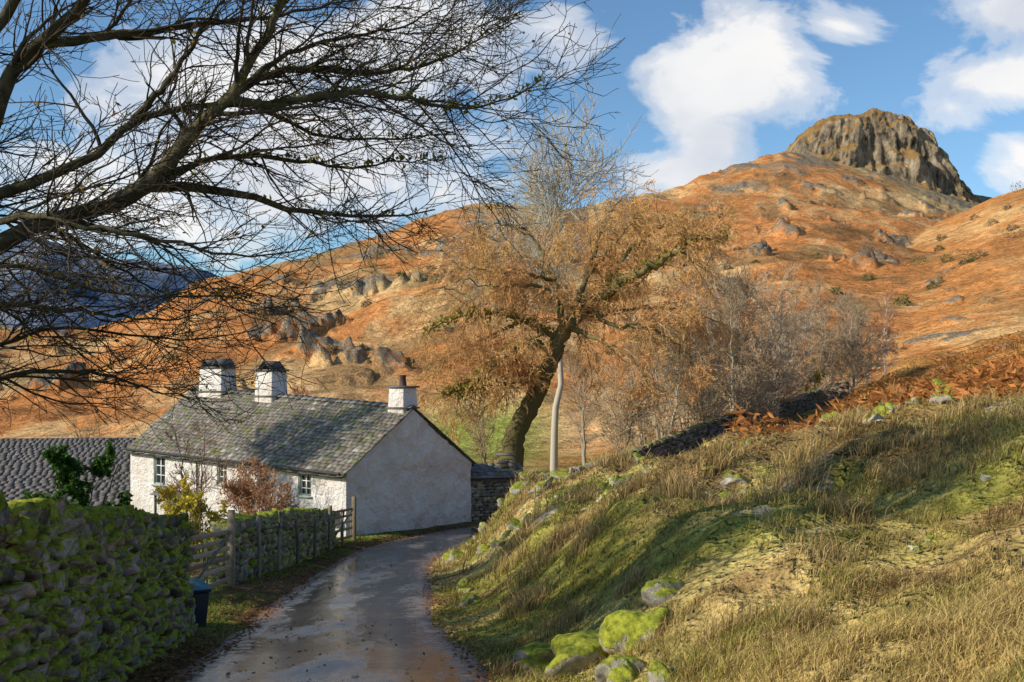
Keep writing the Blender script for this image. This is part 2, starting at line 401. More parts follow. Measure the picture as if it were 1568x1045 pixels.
# ---------------------------------------------------------------- stones & walls
def ico(sub):
    bm=bmesh.new();bmesh.ops.create_icosphere(bm,subdivisions=sub,radius=1);V=np.array([v.co[:] for v in bm.verts]);F=np.array([[v.index for v in f.verts] for f in bm.faces]);bm.free();return V,F
ICO={k:ico(k) for k in (2,3,5)}
def stones(name,P,S,A,sub,mat,cols,tilt=.12,box=.55,rough=.12,parent=None):
    V0,F0=ICO[sub];N=len(P)
    B=np.sign(V0)*np.abs(V0)**box;B/=np.maximum(1,np.abs(B).max(0))
    V=np.repeat(B[None],N,0)
    ph=rng.uniform(0,6.28,(N,6,1));fr=rng.uniform(1.2,3.4,(N,6,3))
    r=np.ones((N,len(V0)))
    for k in range(6): r+=rough*np.sin((V0[None]*fr[:,k:k+1]).sum(-1)*1.6+ph[:,k])/(1+.25*k)
    if sub>=5: r+=.16*fbm(V0[:,0]*2+V0[:,2],V0[:,1]*2-V0[:,2]*1.5,int(rng.integers(900)),5)[None]
    V=V*r[...,None]*S[:,None]
    a=rng.normal(0,tilt,N);b=rng.normal(0,tilt,N)
    ca,sa=np.cos(a)[:,None],np.sin(a)[:,None];y=V[...,1]*ca-V[...,2]*sa;z=V[...,1]*sa+V[...,2]*ca
    cb,sb=np.cos(b)[:,None],np.sin(b)[:,None];x=V[...,0]*cb-z*sb;z=V[...,0]*sb+z*cb
    c,s=np.cos(A)[:,None],np.sin(A)[:,None]
    V=np.stack([x*c-y*s,x*s+y*c,z],-1)+P[:,None]
    F=(F0[None]+np.arange(N)[:,None,None]*len(V0)).reshape(-1,3)
    return mk(name,V.reshape(-1,3),F,mat,np.repeat(cols,len(V0),0),parent,smooth=(sub>=3))
def hmax(hh,L): return max(float(hh(s)) for s in np.linspace(0,L,20))
def wallrun(name,pts,h,thick,lmin,lmax,ch,mat,sub,base=(.22,.20,.18),both=True):
    pts=np.array(pts,float);par=empty(name)
    seg=np.linalg.norm(np.diff(pts[:,:2],axis=0),axis=1);cum=np.r_[0,np.cumsum(seg)];L=cum[-1]
    X=lambda s:np.interp(s,cum,pts[:,0]);Y=lambda s:np.interp(s,cum,pts[:,1])
    hh=(lambda s:np.interp(s,cum,pts[:,2])) if pts.shape[1]>2 else (lambda s:0*s+h)
    P=[];S=[];A=[]
    ns=max(int(L/.5),4);sv=np.linspace(0,L,ns);gx,gy=X(sv),Y(sv);gz=height(gx,gy)
    gz=np.convolve(np.pad(gz,3,'edge'),np.ones(7)/7,'valid')
    G=lambda s:np.interp(s,sv,gz)
    def hd(s): return np.arctan2(Y(s+.1)-Y(s-.1),X(s+.1)-X(s-.1)) if .1<s<L-.1 else (np.arctan2(pts[-1,1]-pts[-2,1],pts[-1,0]-pts[-2,0]) if s>L/2 else np.arctan2(pts[1,1]-pts[0,1],pts[1,0]-pts[0,0]))
    for side in ((-1,1) if both else (-1,)):
        z=-.1
        while z<hmax(hh,L)-.02:
            c=ch*rng.uniform(.75,1.3);s=rng.uniform(0,lmax)*.5
            while s<L:
                l=rng.uniform(lmin,lmax)
                if z+c<hh(s)+.08:
                    a=hd(s);nx,ny=-math.sin(a),math.cos(a)
                    o=(thick/2*(1.15-.3*z/h)-.10+rng.normal(0,.028))*side
                    P.append((X(s+l/2)+nx*o,Y(s+l/2)+ny*o,G(s+l/2)+z+c/2+rng.normal(0,.022)));S.append((l/2*1.02,.15,c/2*rng.uniform(.75,1.2)));A.append(a)
                s+=l*.97
            z+=c*.93
    s=0
    while s<L:
        l=rng.uniform(.07,.2)*(1 if sub==3 else 1.6);a=hd(s)
        P.append((X(s),Y(s),G(s)+hh(s)+.04+rng.normal(0,.02)));S.append((l/2*1.1,thick/2*rng.uniform(.85,1.05),rng.uniform(.10,.18)));A.append(a);s+=l*.95
    for s,sg in ((0,-1),(L,1)):
        a=hd(s);z=0
        while z<hh(s):
            for o in np.arange(-thick/2+.12,thick/2,.24):
                P.append((X(s)-math.sin(a)*o-math.cos(a)*.08*sg,Y(s)+math.cos(a)*o-math.sin(a)*.08*sg,G(s)+z+ch/2));S.append((.12,.14,ch/2));A.append(a)
            z+=ch
    P=np.array(P);S=np.array(S);A=np.array(A);N=len(P)
    col=np.array(base)*rng.uniform(.4,1.7,(N,1))*(1+rng.normal(0,.08,(N,3)))
    stones('stones',P,S,A,sub,mat,np.clip(col,.02,.6),parent=par,rough=.15,tilt=.16)
    ac=Acc();ks=np.linspace(.12,L-.12,max(3,int(L/1.)))
    for a_,b_ in zip(ks[:-1],ks[1:]):
        h0=hd(a_);n_=np.array([-math.sin(h0),math.cos(h0),0])*(thick/2-.13)
        pa=np.array([X(a_),Y(a_),G(a_)]);pb=np.array([X(b_),Y(b_),G(b_)]);up=np.array([0,0,1])
        ac.hexa([pa-n_-up*.3,pb-n_-up*.3,pb+n_-up*.3,pa+n_-up*.3,pa-n_*.8+up*(hh(a_)-.03),pb-n_*.8+up*(hh(b_)-.03),pb+n_*.8+up*(hh(b_)-.03),pa+n_*.8+up*(hh(a_)-.03)])
    ac.obj('core',M_core,par)
    return par
wallrun('dry_stone_wall',[(-3.9,2.5,1.75),(-4.45,8,1.75),(-5.15,14.7,1.52)],1.7,.7,.12,.40,.15,M_stone,3,(.30,.25,.215),both=False)
wallrun('dry_stone_wall',[(-6.65,23,1.25),(-6.7,28,1.35),(-6.85,33,1.35),(-7.0,37.5,1.15)],1.3,.6,.2,.5,.16,M_stone_mid,2,(.29,.245,.20))
wallrun('dry_stone_wall',[(-5.3,14.9,1.2),(-9,14.6,1.1),(-22,15,1.1)],1.2,.6,.25,.5,.18,M_stone,2,(.26,.24,.21))
def offroad(i0,i1,o):
    T=RTn[i0:i1:6];P=RS[i0:i1:6];return [(p[0]-t[1]*o,p[1]+t[0]*o) for p,t in zip(P,T)]
k0=int(np.argmin((RS[:,0]-3.2)**2+(RS[:,1]-50)**2));k1=int(np.argmin((RS[:,0]-41)**2+(RS[:,1]-109)**2))
wallrun('field_stone_wall',offroad(k0,k1,2.7),1.5,.6,.3,.7,.2,M_stone_far,2,(.17,.15,.13))
# ---------------------------------------------------------------- cottage
O=np.array([-7.,42.,0]);a_=np.array([-.768,.64,0]);g_=np.array([.64,.768,0]);UP=np.array([0,0,1.])
Wd=7.8;Ln=17.4
def hp(s,w,z): return O+a_*s+g_*w+UP*z
eav=lambda s:-3.62+.02*s
rdg=lambda s:-1.0+.047*s
def roofz(s,w): return eav(s)+(rdg(s)-eav(s))*(w/(Wd/2) if w<=Wd/2 else (Wd-w)/(Wd/2))
cot=empty('whitewashed_cottage')
def slates(name,parent,P,s0,s1,rows,wr,base,mat=M_slate,up0=.03,var=.3,lich=.04,jit=1.):
    ac=Acc()
    for r in range(rows):
        v0=r/rows;v1=(r+1.35)/rows;s=s0-rng.uniform(0,.3);k=1.25-.5*r/rows
        while s<s1:
            w=rng.uniform(*wr)*k;e=min(s+w-.008,s1+.03);st=max(s,s0-.03)
            if e-st>.05:
                j=rng.normal(0,.003)*jit;v00=v0+rng.normal(0,.004)*jit
                a=P(st,v00);b=P(e,v00);c=P(e,min(v1,1));d=P(st,min(v1,1))
                n=np.cross(b-a,d-a);n/=np.linalg.norm(n)
                if n[2]<0:n=-n
                up=up0+j;th=.016;tw=rng.normal(0,.003)*jit
                cc=np.array(base)*rng.uniform(1-var,1+var)*(1+rng.normal(0,.04,3))
                if rng.random()<lich: cc=np.array([.27,.26,.22])*rng.uniform(.8,1.2)
                if rng.random()<lich*2.5: cc=np.array([.13,.135,.05])
                ac.hexa([a+n*(up-th+tw),b+n*(up-th-tw),c+n*.0,d+n*.0,a+n*(up+tw),b+n*(up-tw),c+n*.012,d+n*.012],cc)
            s+=w
    return ac.obj(name,mat,parent)
def frontP(s,v): w=-.32+(Wd/2+.32)*v;return hp(s,w,eav(s)+(rdg(s)-eav(s))*(w/(Wd/2))+.03*math.sin(s*1.1)*math.sin(v*3))
def backP(s,v): w=Wd+.3-(Wd/2+.3)*v;return hp(s,w,eav(s)+(rdg(s)-eav(s))*((Wd-w)/(Wd/2)))
slates('roof_slates',cot,frontP,-.12,Ln+.12,22,(.22,.45),(.165,.145,.115))
slates('roof_slates_rear',cot,backP,-.12,Ln+.12,14,(.3,.6),(.145,.13,.11))
ac=Acc()
for k in range(12):
    s0,s1=k*Ln/12,(k+1)*Ln/12
    for w0,w1 in ((-.28,Wd/2),(Wd+.28,Wd/2)):
        z=lambda s,w:eav(s)+(rdg(s)-eav(s))*((w if w0<0 else Wd-w)/(Wd/2))
        ac.hexa([hp(s0,w0,z(s0,w0)-.13),hp(s1,w0,z(s1,w0)-.13),hp(s1,w1,z(s1,w1)-.13),hp(s0,w1,z(s0,w1)-.13),hp(s0,w0,z(s0,w0)-.05),hp(s1,w0,z(s1,w0)-.05),hp(s1,w1,z(s1,w1)-.05),hp(s0,w1,z(s0,w1)-.05)],(.09,.08,.07))
s=-.12
while s<Ln:
    for dw in (-.2,.0):
        zz=rdg(s)+.03;c=np.array([.17,.16,.145])*rng.uniform(.7,1.3)
        o=hp(s,Wd/2,zz+.04);a=a_*.5;b=g_*(.24 if dw==0 else -.24)-UP*.12
        ac.box(o,a,b,UP*.05,c)
    s+=.52
ac.obj('ridge_stones',M_slate,cot)
def gablewall(s,name,sgn,z0=-8.2):
    nc,nr=110,80
    W_=np.linspace(0,Wd,nc+1);V=[]
    for w in W_:
        zt=roofz(s,w)-.10;z=z0+(zt-z0)*np.linspace(0,1,nr+1);ww=np.full_like(z,w)
        o=.13*fbm(ww*.8,z*.8,400,3)+.08*fbm(ww*2.6,z*2.6,410,3)+.25*np.maximum(0,(-5.2-z)/3)**1.3
        V.append(hp(s,w,0)[None]+UP[None]*z[:,None]-a_[None]*sgn*o[:,None])
    V=np.vstack(V)
    i=np.arange(nc)[:,None]*(nr+1)+np.arange(nr)[None]
    mk(name,V,np.stack([i,i+nr+1,i+nr+2,i+1],-1).reshape(-1,4),M_render,(.8,.8,.8),cot,True)
gablewall(0,'gable_wall',1);gablewall(Ln,'far_gable_wall',-1,-9.5)
ops=[(2.3,3.2,-1.25,-.28),(5.3,6.2,-1.25,-.28),(8.6,9.4,-1.25,-.28),(14.0,15.1,-1.75,-.30),(.75,1.75,-2.75,-2.0),(3.6,4.5,-2.75,-2.0),(12.3,13.3,-4.3,-2.3)]
ss_=sorted({0,Ln,*[o[0] for o in ops],*[o[1] for o in ops]});hs=sorted({-5.,0.,*[o[2] for o in ops],*[o[3] for o in ops]})
ac=Acc()
for i in range(len(ss_)-1):
    for j in range(len(hs)-1):
        sm=(ss_[i]+ss_[i+1])/2;hm=(hs[j]+hs[j+1])/2
        if any(o[0]<sm<o[1] and o[2]<hm<o[3] for o in ops): continue
        q=[(ss_[i],hs[j]),(ss_[i+1],hs[j]),(ss_[i+1],hs[j+1]),(ss_[i],hs[j+1])]
        ac.add([hp(s,0,eav(s)+h-.04) for s,h in q],[[3,2,1,0]],(.8,.8,.8))
for (p,q,h0,h1) in ops:
    D=.2
    for (x0,y0,x1,y1) in ((p,h0,q,h0),(q,h0,q,h1),(q,h1,p,h1),(p,h1,p,h0)):
        ac.add([hp(x0,0,eav(x0)+y0-.04),hp(x1,0,eav(x1)+y1-.04),hp(x1,D,eav(x1)+y1-.04),hp(x0,D,eav(x0)+y0-.04)],[[0,1,2,3]],(.8,.8,.8))
ac.add([hp(0,Wd,-8),hp(Ln,Wd,-9.5),hp(Ln,Wd,eav(Ln)-.05),hp(0,Wd,eav(0)-.05)],[[0,1,2,3]],(.8,.8,.8))
ac.obj('front_wall',M_render,cot)
fr=Acc();gl=Acc();br=Acc()
for n,(p,q,h0,h1) in enumerate(ops):
    z0=eav(p)+h0-.04;z1=eav(p)+h1-.04
    gl.add([hp(p,.16,z0),hp(q,.16,z0),hp(q,.16,z1),hp(p,.16,z1)],[[3,2,1,0]])
    def bar(s0,s1,a0,a1,w0,w1,acc): acc.box(hp(s0,w0,a0),a_*(s1-s0),g_*(w1-w0),UP*(a1-a0))
    f=.085
    bar(p,p+f,z0,z1,.04,.15,fr);bar(q-f,q,z0,z1,.04,.15,fr);bar(p+f,q-f,z1-f,z1,.045,.15,fr);bar(p+f,q-f,z0,z0+f,.045,.15,fr)
    if n<6:
        bar(p-.08,q+.08,z0-.09,z0-.005,-.09,.12,fr)
        m=(p+q)/2;bar(m-.025,m+.025,z0+f,z1-f,.09,.155,br)
        for k in (1,2): zz=z0+(z1-z0)*k/3;bar(p+f,q-f,zz-.018,zz+.018,.10,.157,br)
        for xx in (p+f,q-f-.03): bar(xx,xx+.03,z0+f,z1-f,.095,.156,br)
    else: bar(p+f,q-f,z0+f,z1-f,.10,.15,fr)
fr.obj('window_frames',M_frame,cot);gl.obj('window_glass',M_glass,cot);br.obj('glazing_bars',M_white,cot)
ac=Acc()
for (p,q,z) in ((11.6,14.2,-5.35),(.4,2.0,-5.45),(3.2,4.9,-5.4)):
    ac.hexa([hp(p,-.75,z-.22),hp(q,-.75,z-.22),hp(q,.05,z),hp(p,.05,z),hp(p,-.75,z-.17),hp(q,-.75,z-.17),hp(q,.05,z+.06),hp(p,.05,z+.06)],(.13,.125,.12))
    for x in (p+.15,q-.25): ac.box(hp(x,-.6,z-1.9),a_*.1,g_*.1,UP*1.68,(.1,.09,.08))
ac.obj('porch_canopies',M_slate,cot)
def tube(path,r,n=8):
    path=np.array(path,float);T=np.gradient(path,axis=0);T/=np.linalg.norm(T,axis=1)[:,None]
    ref=np.array([0,0,1.]) if abs(T[:,2]).mean()<.8 else np.array([1.,0,0])
    A=np.cross(T,ref);A/=np.linalg.norm(A,axis=1)[:,None];B=np.cross(T,A);th=np.arange(n)*2*np.pi/n
    r=np.broadcast_to(r,(len(path),))
    V=path[:,None]+r[:,None,None]*(np.cos(th)[None,:,None]*A[:,None]+np.sin(th)[None,:,None]*B[:,None])
    i=np.arange(len(path)-1)[:,None]*n;j=np.arange(n)[None];j2=(j+1)%n
    return V.reshape(-1,3),np.stack([i+j,i+j2,i+n+j2,i+n+j],-1).reshape(-1,4)
ac=Acc()
ac.add(*tube([hp(s,-.36,eav(s)-.12) for s in np.linspace(0,Ln,8)],.055))
ac.add(*tube([hp(10.9,-.34,eav(11)-.12),hp(10.95,-.2,eav(11)-.3),hp(11.,-.08,eav(11)-.5),hp(11.,-.08,-7)],.045))
ac.obj('gutter_and_downpipe',M_dark,cot)
def chimney(s,ls,top,caps,pot=False,ws=1.0):
    ch=empty('chimney');ch.parent=cot
    ac=Acc();w0=Wd/2-ws/2;z0=rdg(s)-1.2
    def ring(z,e,z2,e2,c,acc):
        acc.hexa([hp(s-ls/2-e,w0-e,z),hp(s+ls/2+e,w0-e,z),hp(s+ls/2+e,w0+ws+e,z),hp(s-ls/2-e,w0+ws+e,z),hp(s-ls/2-e2,w0-e2,z2),hp(s+ls/2+e2,w0-e2,z2),hp(s+ls/2+e2,w0+ws+e2,z2),hp(s-ls/2-e2,w0+ws+e2,z2)],c)
    ring(z0,.06,top,-.03,(.8,.8,.8),ac);o=ac.obj('stack',M_render,ch);bevel(o,.04,2)
    ac=Acc();ring(top,.08,top+.08,.07,(.14,.13,.12),ac)
    ring(rdg(s)-.1,.09,rdg(s)-.02,.07,(.14,.13,.12),ac)
    for k in range(caps):
        c0=s-ls/2+ls*(k+.5)/caps;hw=ls/caps*.38
        for sg in (-1,1):
            b=hp(c0+sg*hw,w0+.02,top+.08);t=hp(c0+sg*.02,w0+.02,top+.52)
            ac.box(b,t-b,g_*(ws-.04),a_*sg*.06+UP*.01,(.13,.12,.11))
    ac.obj('cap_slates',M_slate,ch)
    if pot:
        ac=Acc();c=hp(s,Wd/2,top+.08);ac.add(*tube([c,c+UP*.05,c+UP*.4,c+UP*.42,c+UP*.5],[.2,.18,.14,.17,.17],14));ac.obj('pot',M_pot,ch)
chimney(.62,1.0,-.12,0,True,.9);chimney(10.4,1.4,.72,1);chimney(15.2,2.1,.92,2)
# ---------------------------------------------------------------- outbuilding right of cottage
sh=empty('stone_outbuilding')
p0=hp(.25,Wd+.05,0)
def sp(u,v,z): return p0+np.array([.96,.28,0])*u+np.array([-.28,.96,0])*v+UP*z
P=[];S=[];A=[];ang=math.atan2(.28,.96)
for face in (0,1):
    z=-7.1
    while z<-4.55:
        c=rng.uniform(.12,.2);s=0
        Lf=2.7 if face==0 else 2.6
        while s<Lf:
            l=rng.uniform(.22,.5)
            q=sp(s+l/2,0,z) if face==0 else sp(2.7,s+l/2,z)
            P.append(q);S.append((l/2,.13,c/2*1.05));A.append(ang if face==0 else ang+math.pi/2);s+=l*.97
        z+=c*.93
for z in np.arange(-7,-3.6,.2):
    for (x,y) in ((2.0,.6),(2.35,.6),(2.0,.95),(2.35,.95)): P.append(sp(x,y,z));S.append((.22,.2,.11));A.append(ang)
P=np.array(P);stones('stone_walls',P,np.array(S),np.array(A),2,M_stone_far,np.array([.24,.205,.17])*rng.uniform(.5,1.5,(len(P),1))*np.ones(3),parent=sh)
ac=Acc();ac.hexa([sp(.1,.1,-7.5),sp(2.6,.1,-7.5),sp(2.6,2.5,-7.5),sp(.1,2.5,-7.5),sp(.1,.1,-4.6),sp(2.6,.1,-4.6),sp(2.6,2.5,-4.6),sp(.1,2.5,-4.6)]);ac.obj('core',M_core,sh)
slates('shed_slates',sh,lambda s,v:sp(s,-.25+1.5*v,-4.52+.6*v),-.15,2.95,5,(.25,.45),(.16,.15,.135))
slates('shed_slates_rear',sh,lambda s,v:sp(s,2.9-1.65*v,-4.52+.6*v),-.15,2.95,4,(.3,.5),(.16,.15,.135))
ac=Acc();ac.hexa([sp(-.1,-.2,-4.66),sp(2.9,-.2,-4.66),sp(2.9,2.8,-4.66),sp(-.1,2.8,-4.66),sp(-.1,1.2,-4.0),sp(2.9,1.2,-4.0),sp(2.9,1.3,-4.0),sp(-.1,1.3,-4.0)],(.1,.09,.08));ac.cbox(sp(2.17,.77,-3.5),(.85,.8,.09),ang,(.2,.18,.16));ac.obj('roof_deck',M_slate,sh)
# ---------------------------------------------------------------- barn to the left
bn=empty('slate_roofed_barn')
b0=np.array([-34.,57.,0]);bu=np.array([.93,.12,0]);bu/=np.linalg.norm(bu);bv=np.array([-bu[1],bu[0],0])
bp=lambda u,v,z:b0+bu*u+bv*v+UP*z
slates('roof_slates',bn,lambda s,v:bp(s,-6+6*v,-6.6+3.5*v),-8,13,28,(.3,.5),(.105,.095,.09),up0=.022,var=.16,lich=.0,jit=.15)
slates('roof_slates_rear',bn,lambda s,v:bp(s,6-6*v,-6.6+3.5*v),-8,13,10,(.4,.8),(.10,.10,.105))
ac=Acc();ac.hexa([bp(-7.8,-5.5,-11),bp(12.8,-5.5,-11),bp(12.8,5.5,-11),bp(-7.8,5.5,-11),bp(-7.8,-5.5,-6.45),bp(12.8,-5.5,-6.45),bp(12.8,5.5,-6.45),bp(-7.8,5.5,-6.45)],(.15,.14,.13))
ac.hexa([bp(-7.8,-5.5,-6.44),bp(12.8,-5.5,-6.44),bp(12.8,5.5,-6.44),bp(-7.8,5.5,-6.44),bp(-7.8,-.05,-3.25),bp(12.8,-.05,-3.25),bp(12.8,.05,-3.25),bp(-7.8,.05,-3.25)],(.15,.14,.13))
ac.obj('walls',M_stone_far,bn)
# ---------------------------------------------------------------- gates, fence, bin
def gate(name,A,B,h,bars,thick=.03,posts=True):
    par=empty(name);A=np.array(A,float);B=np.array(B,float);A=np.r_[A,hz(*A)+.12];B=np.r_[B,hz(*B)+.12]
    d=B-A;L=np.linalg.norm(d);n=np.array([-d[1],d[0],0])/L;ac=Acc()
    wc=lambda:np.array([.36,.28,.19])*rng.uniform(.6,1.35)
    for k in range(bars):
        z=(k/(bars-1))**.85*(h-.1)
        ac.box(A+UP*(z)+n*(.002*k),d,n*thick,UP*.1,wc())
    for f in (.0,.5,.96): ac.box(A+d*f+n*.034,d/L*.08,n*.03,UP*(h+.02),wc())
    dd=(B+UP*(h-.1))-(A);ac.box(A-n*.034,dd,n*.03,UP*.09,wc())
    if posts:
        for p,hh in ((A-d/L*.18,h+.35),(B+d/L*.1,h+.55)): ac.box(p-UP*.5-n*.07,d/L*.15,n*.15,UP*(hh+.4),wc())
    o=ac.obj('timber',M_wood,par);bevel(o,.008,1);return par
gate('wooden_field_gate',(-6.05,18.3),(-6.4,22.6),1.15,6)
gate('wooden_garden_gate',(-6.95,38.2),(-6.5,40.6),1.2,5)
gate('wooden_field_gate',(1.0,50.6),(3.0,52.6),1.3,6)
par=empty('post_and_wire_fence');ac=Acc()
fy=[24.2,26.4,29,31.8,34.6,37.6]
for y in fy:
    x=-6.15-.02*(y-24);z=hz(x,y);hh=rng.uniform(1.25,1.6)
    ac.add(*tube([(x,y,z-.3),(x+.02,y,z+hh*.5),(x+rng.normal(0,.05),y,z+hh),(x,y,z+hh+.01)],[.055,.05,.05,.001],7),c=np.array([.25,.2,.15])*rng.uniform(.7,1.3))
for hgt in (.35,.65,.95,1.2):
    ac.add(*tube([(-6.15-.02*(y-24)+.03,y,hz(-6.15,y)+hgt) for y in fy],.006,4),c=(.15,.14,.13))
ac.obj('posts_and_wires',M_wood,par)
par=empty('grit_bin');bx,by=-5.1,15.75;z=hz(bx,by)
r=.5;ca,sa=math.cos(r),math.sin(r);e1=np.array([ca,sa,0]);e2=np.array([-sa,ca,0]);c0=np.array([bx,by,z])
def hx(ac,z0,z1,a0,b0_,a1,b1,c=(.5,.5,.5),sh=0):
    f=lambda a,b,zz,o:c0+e1*(a)+e2*(b+o)+UP*(zz-.22*b)
    ac.hexa([f(-a0,-b0_,z0,0),f(a0,-b0_,z0,0),f(a0,b0_,z0,0),f(-a0,b0_,z0,0),f(-a1,-b1,z1,sh),f(a1,-b1,z1,sh),f(a1,b1,z1,sh),f(-a1,b1,z1,sh)],c)
ac=Acc();hx(ac,-.1,.50,.20,.24,.25,.30);hx(ac,.50,.54,.27,.32,.28,.33);o=ac.obj('body',M_binb,par);bevel(o,.02,2)
ac=Acc();hx(ac,.54,.72,.28,.34,.16,.20,sh=.05);hx(ac,.545,.57,.295,.355,.29,.345);o=ac.obj('lid',M_bin,par);bevel(o,.04,3)
# ---------------------------------------------------------------- trees
def nrm(v): return v/np.maximum(np.linalg.norm(v,axis=-1,keepdims=True),1e-9)
def kids(PP,RR,n,L,ang,K,wander,trop,u0,u1,rs,rt,ls=.5,rmax=9):
    N,Kp,_=PP.shape;ln=np.linalg.norm(np.diff(PP,axis=1),axis=2).sum(1);idx=rng.choice(N,n,p=ln/ln.sum())
    u=rng.uniform(u0,u1,n);f=u*(Kp-1);i=np.minimum(f.astype(int),Kp-2);fr=(f-i)[:,None]
    Oo=PP[idx,i]*(1-fr)+PP[idx,i+1]*fr;T=nrm(PP[idx,i+1]-PP[idx,i]);r0=np.minimum((RR[idx,i]*(1-fr[:,0])+RR[idx,i+1]*fr[:,0])*rs,rmax)
    q=rng.normal(size=(n,3));q=nrm(q-T*(q*T).sum(1)[:,None]);an=ang*rng.uniform(.65,1.35,n)[:,None]
    D=np.cos(an)*T+np.sin(an)*q;l=L*rng.uniform(.45,1.25,n)*(1-ls*u);P=np.zeros((n,K,3));P[:,0]=Oo;trop=np.array(trop,float)
    for k in range(1,K):
        D=nrm(D+rng.normal(0,wander,(n,3))+trop/K);P[:,k]=P[:,k-1]+D*(l/(K-1))[:,None]
    w=np.linspace(0,1,K)[None];R=r0[:,None]*(1-w)+rt*w
    return P,np.maximum(R,rt)
def tubes(P,R,n):
    N,K,_=P.shape;T=nrm(np.gradient(P,axis=1));mt=np.abs(nrm(P[:,-1]-P[:,0]));ref=np.zeros((N,3));ref[np.arange(N),np.argmin(mt,1)]=1
    A=nrm(np.cross(T,ref[:,None]));B=np.cross(T,A);th=np.arange(n)*2*np.pi/n
    V=P[:,:,None]+R[:,:,None,None]*(np.cos(th)[:,None]*A[:,:,None]+np.sin(th)[:,None]*B[:,:,None])
    b=(np.arange(N)*K*n)[:,None,None];i=(np.arange(K-1)*n)[None,:,None];j=np.arange(n)[None,None];j2=(j+1)%n
    Q=np.stack([b+i+j,b+i+j2,b+i+n+j2,b+i+n+j],-1).reshape(-1,4)
    return V.reshape(-1,3),Q
def addt(ac,P,R,n,c,var=.15):
    V,Q=tubes(P,R,n);N=len(P);col=np.array(c)*(1+rng.normal(0,var,(N,1)));ac.add(V,Q,np.repeat(np.clip(col,0.005,1),P.shape[1]*n,0))
def limb(pts,K,r0,r1,j=.02):
    P=cr(np.array(pts,float),8);s=np.r_[0,np.cumsum(np.linalg.norm(np.diff(P,axis=0),axis=1))];q=np.linspace(0,s[-1],K)
    Q=np.stack([np.interp(q,s,P[:,i]) for i in range(3)],1)+rng.normal(0,j,(K,3))*np.linspace(.3,1,K)[:,None]
    return Q[None],(r1+(r0-r1)*(1-np.linspace(0,1,K))**1.25)[None]
def cards(P,D,ln,wd,cols,mat,name,parent):
    n=len(P);q=rng.normal(size=(n,3));S=nrm(np.cross(D,q));ln=np.broadcast_to(ln,(n,))[:,None];wd=np.broadcast_to(wd,(n,))[:,None]
    V=np.stack([P,P+D*ln*.5+S*wd*.5,P+D*ln,P+D*ln*.5-S*wd*.5],1)
    mk(name,V.reshape(-1,3),np.arange(4*n).reshape(n,4),mat,np.repeat(cols,4,0),parent)
def pick(P,n,u0=.1):
    N,K,_=P.shape;i=rng.integers(0,N,n);f=rng.uniform(u0,1,n)*(K-1);k=np.minimum(f.astype(int),K-2);fr=(f-k)[:,None]
    return P[i,k]*(1-fr)+P[i,k+1]*fr,nrm(P[i,k+1]-P[i,k])
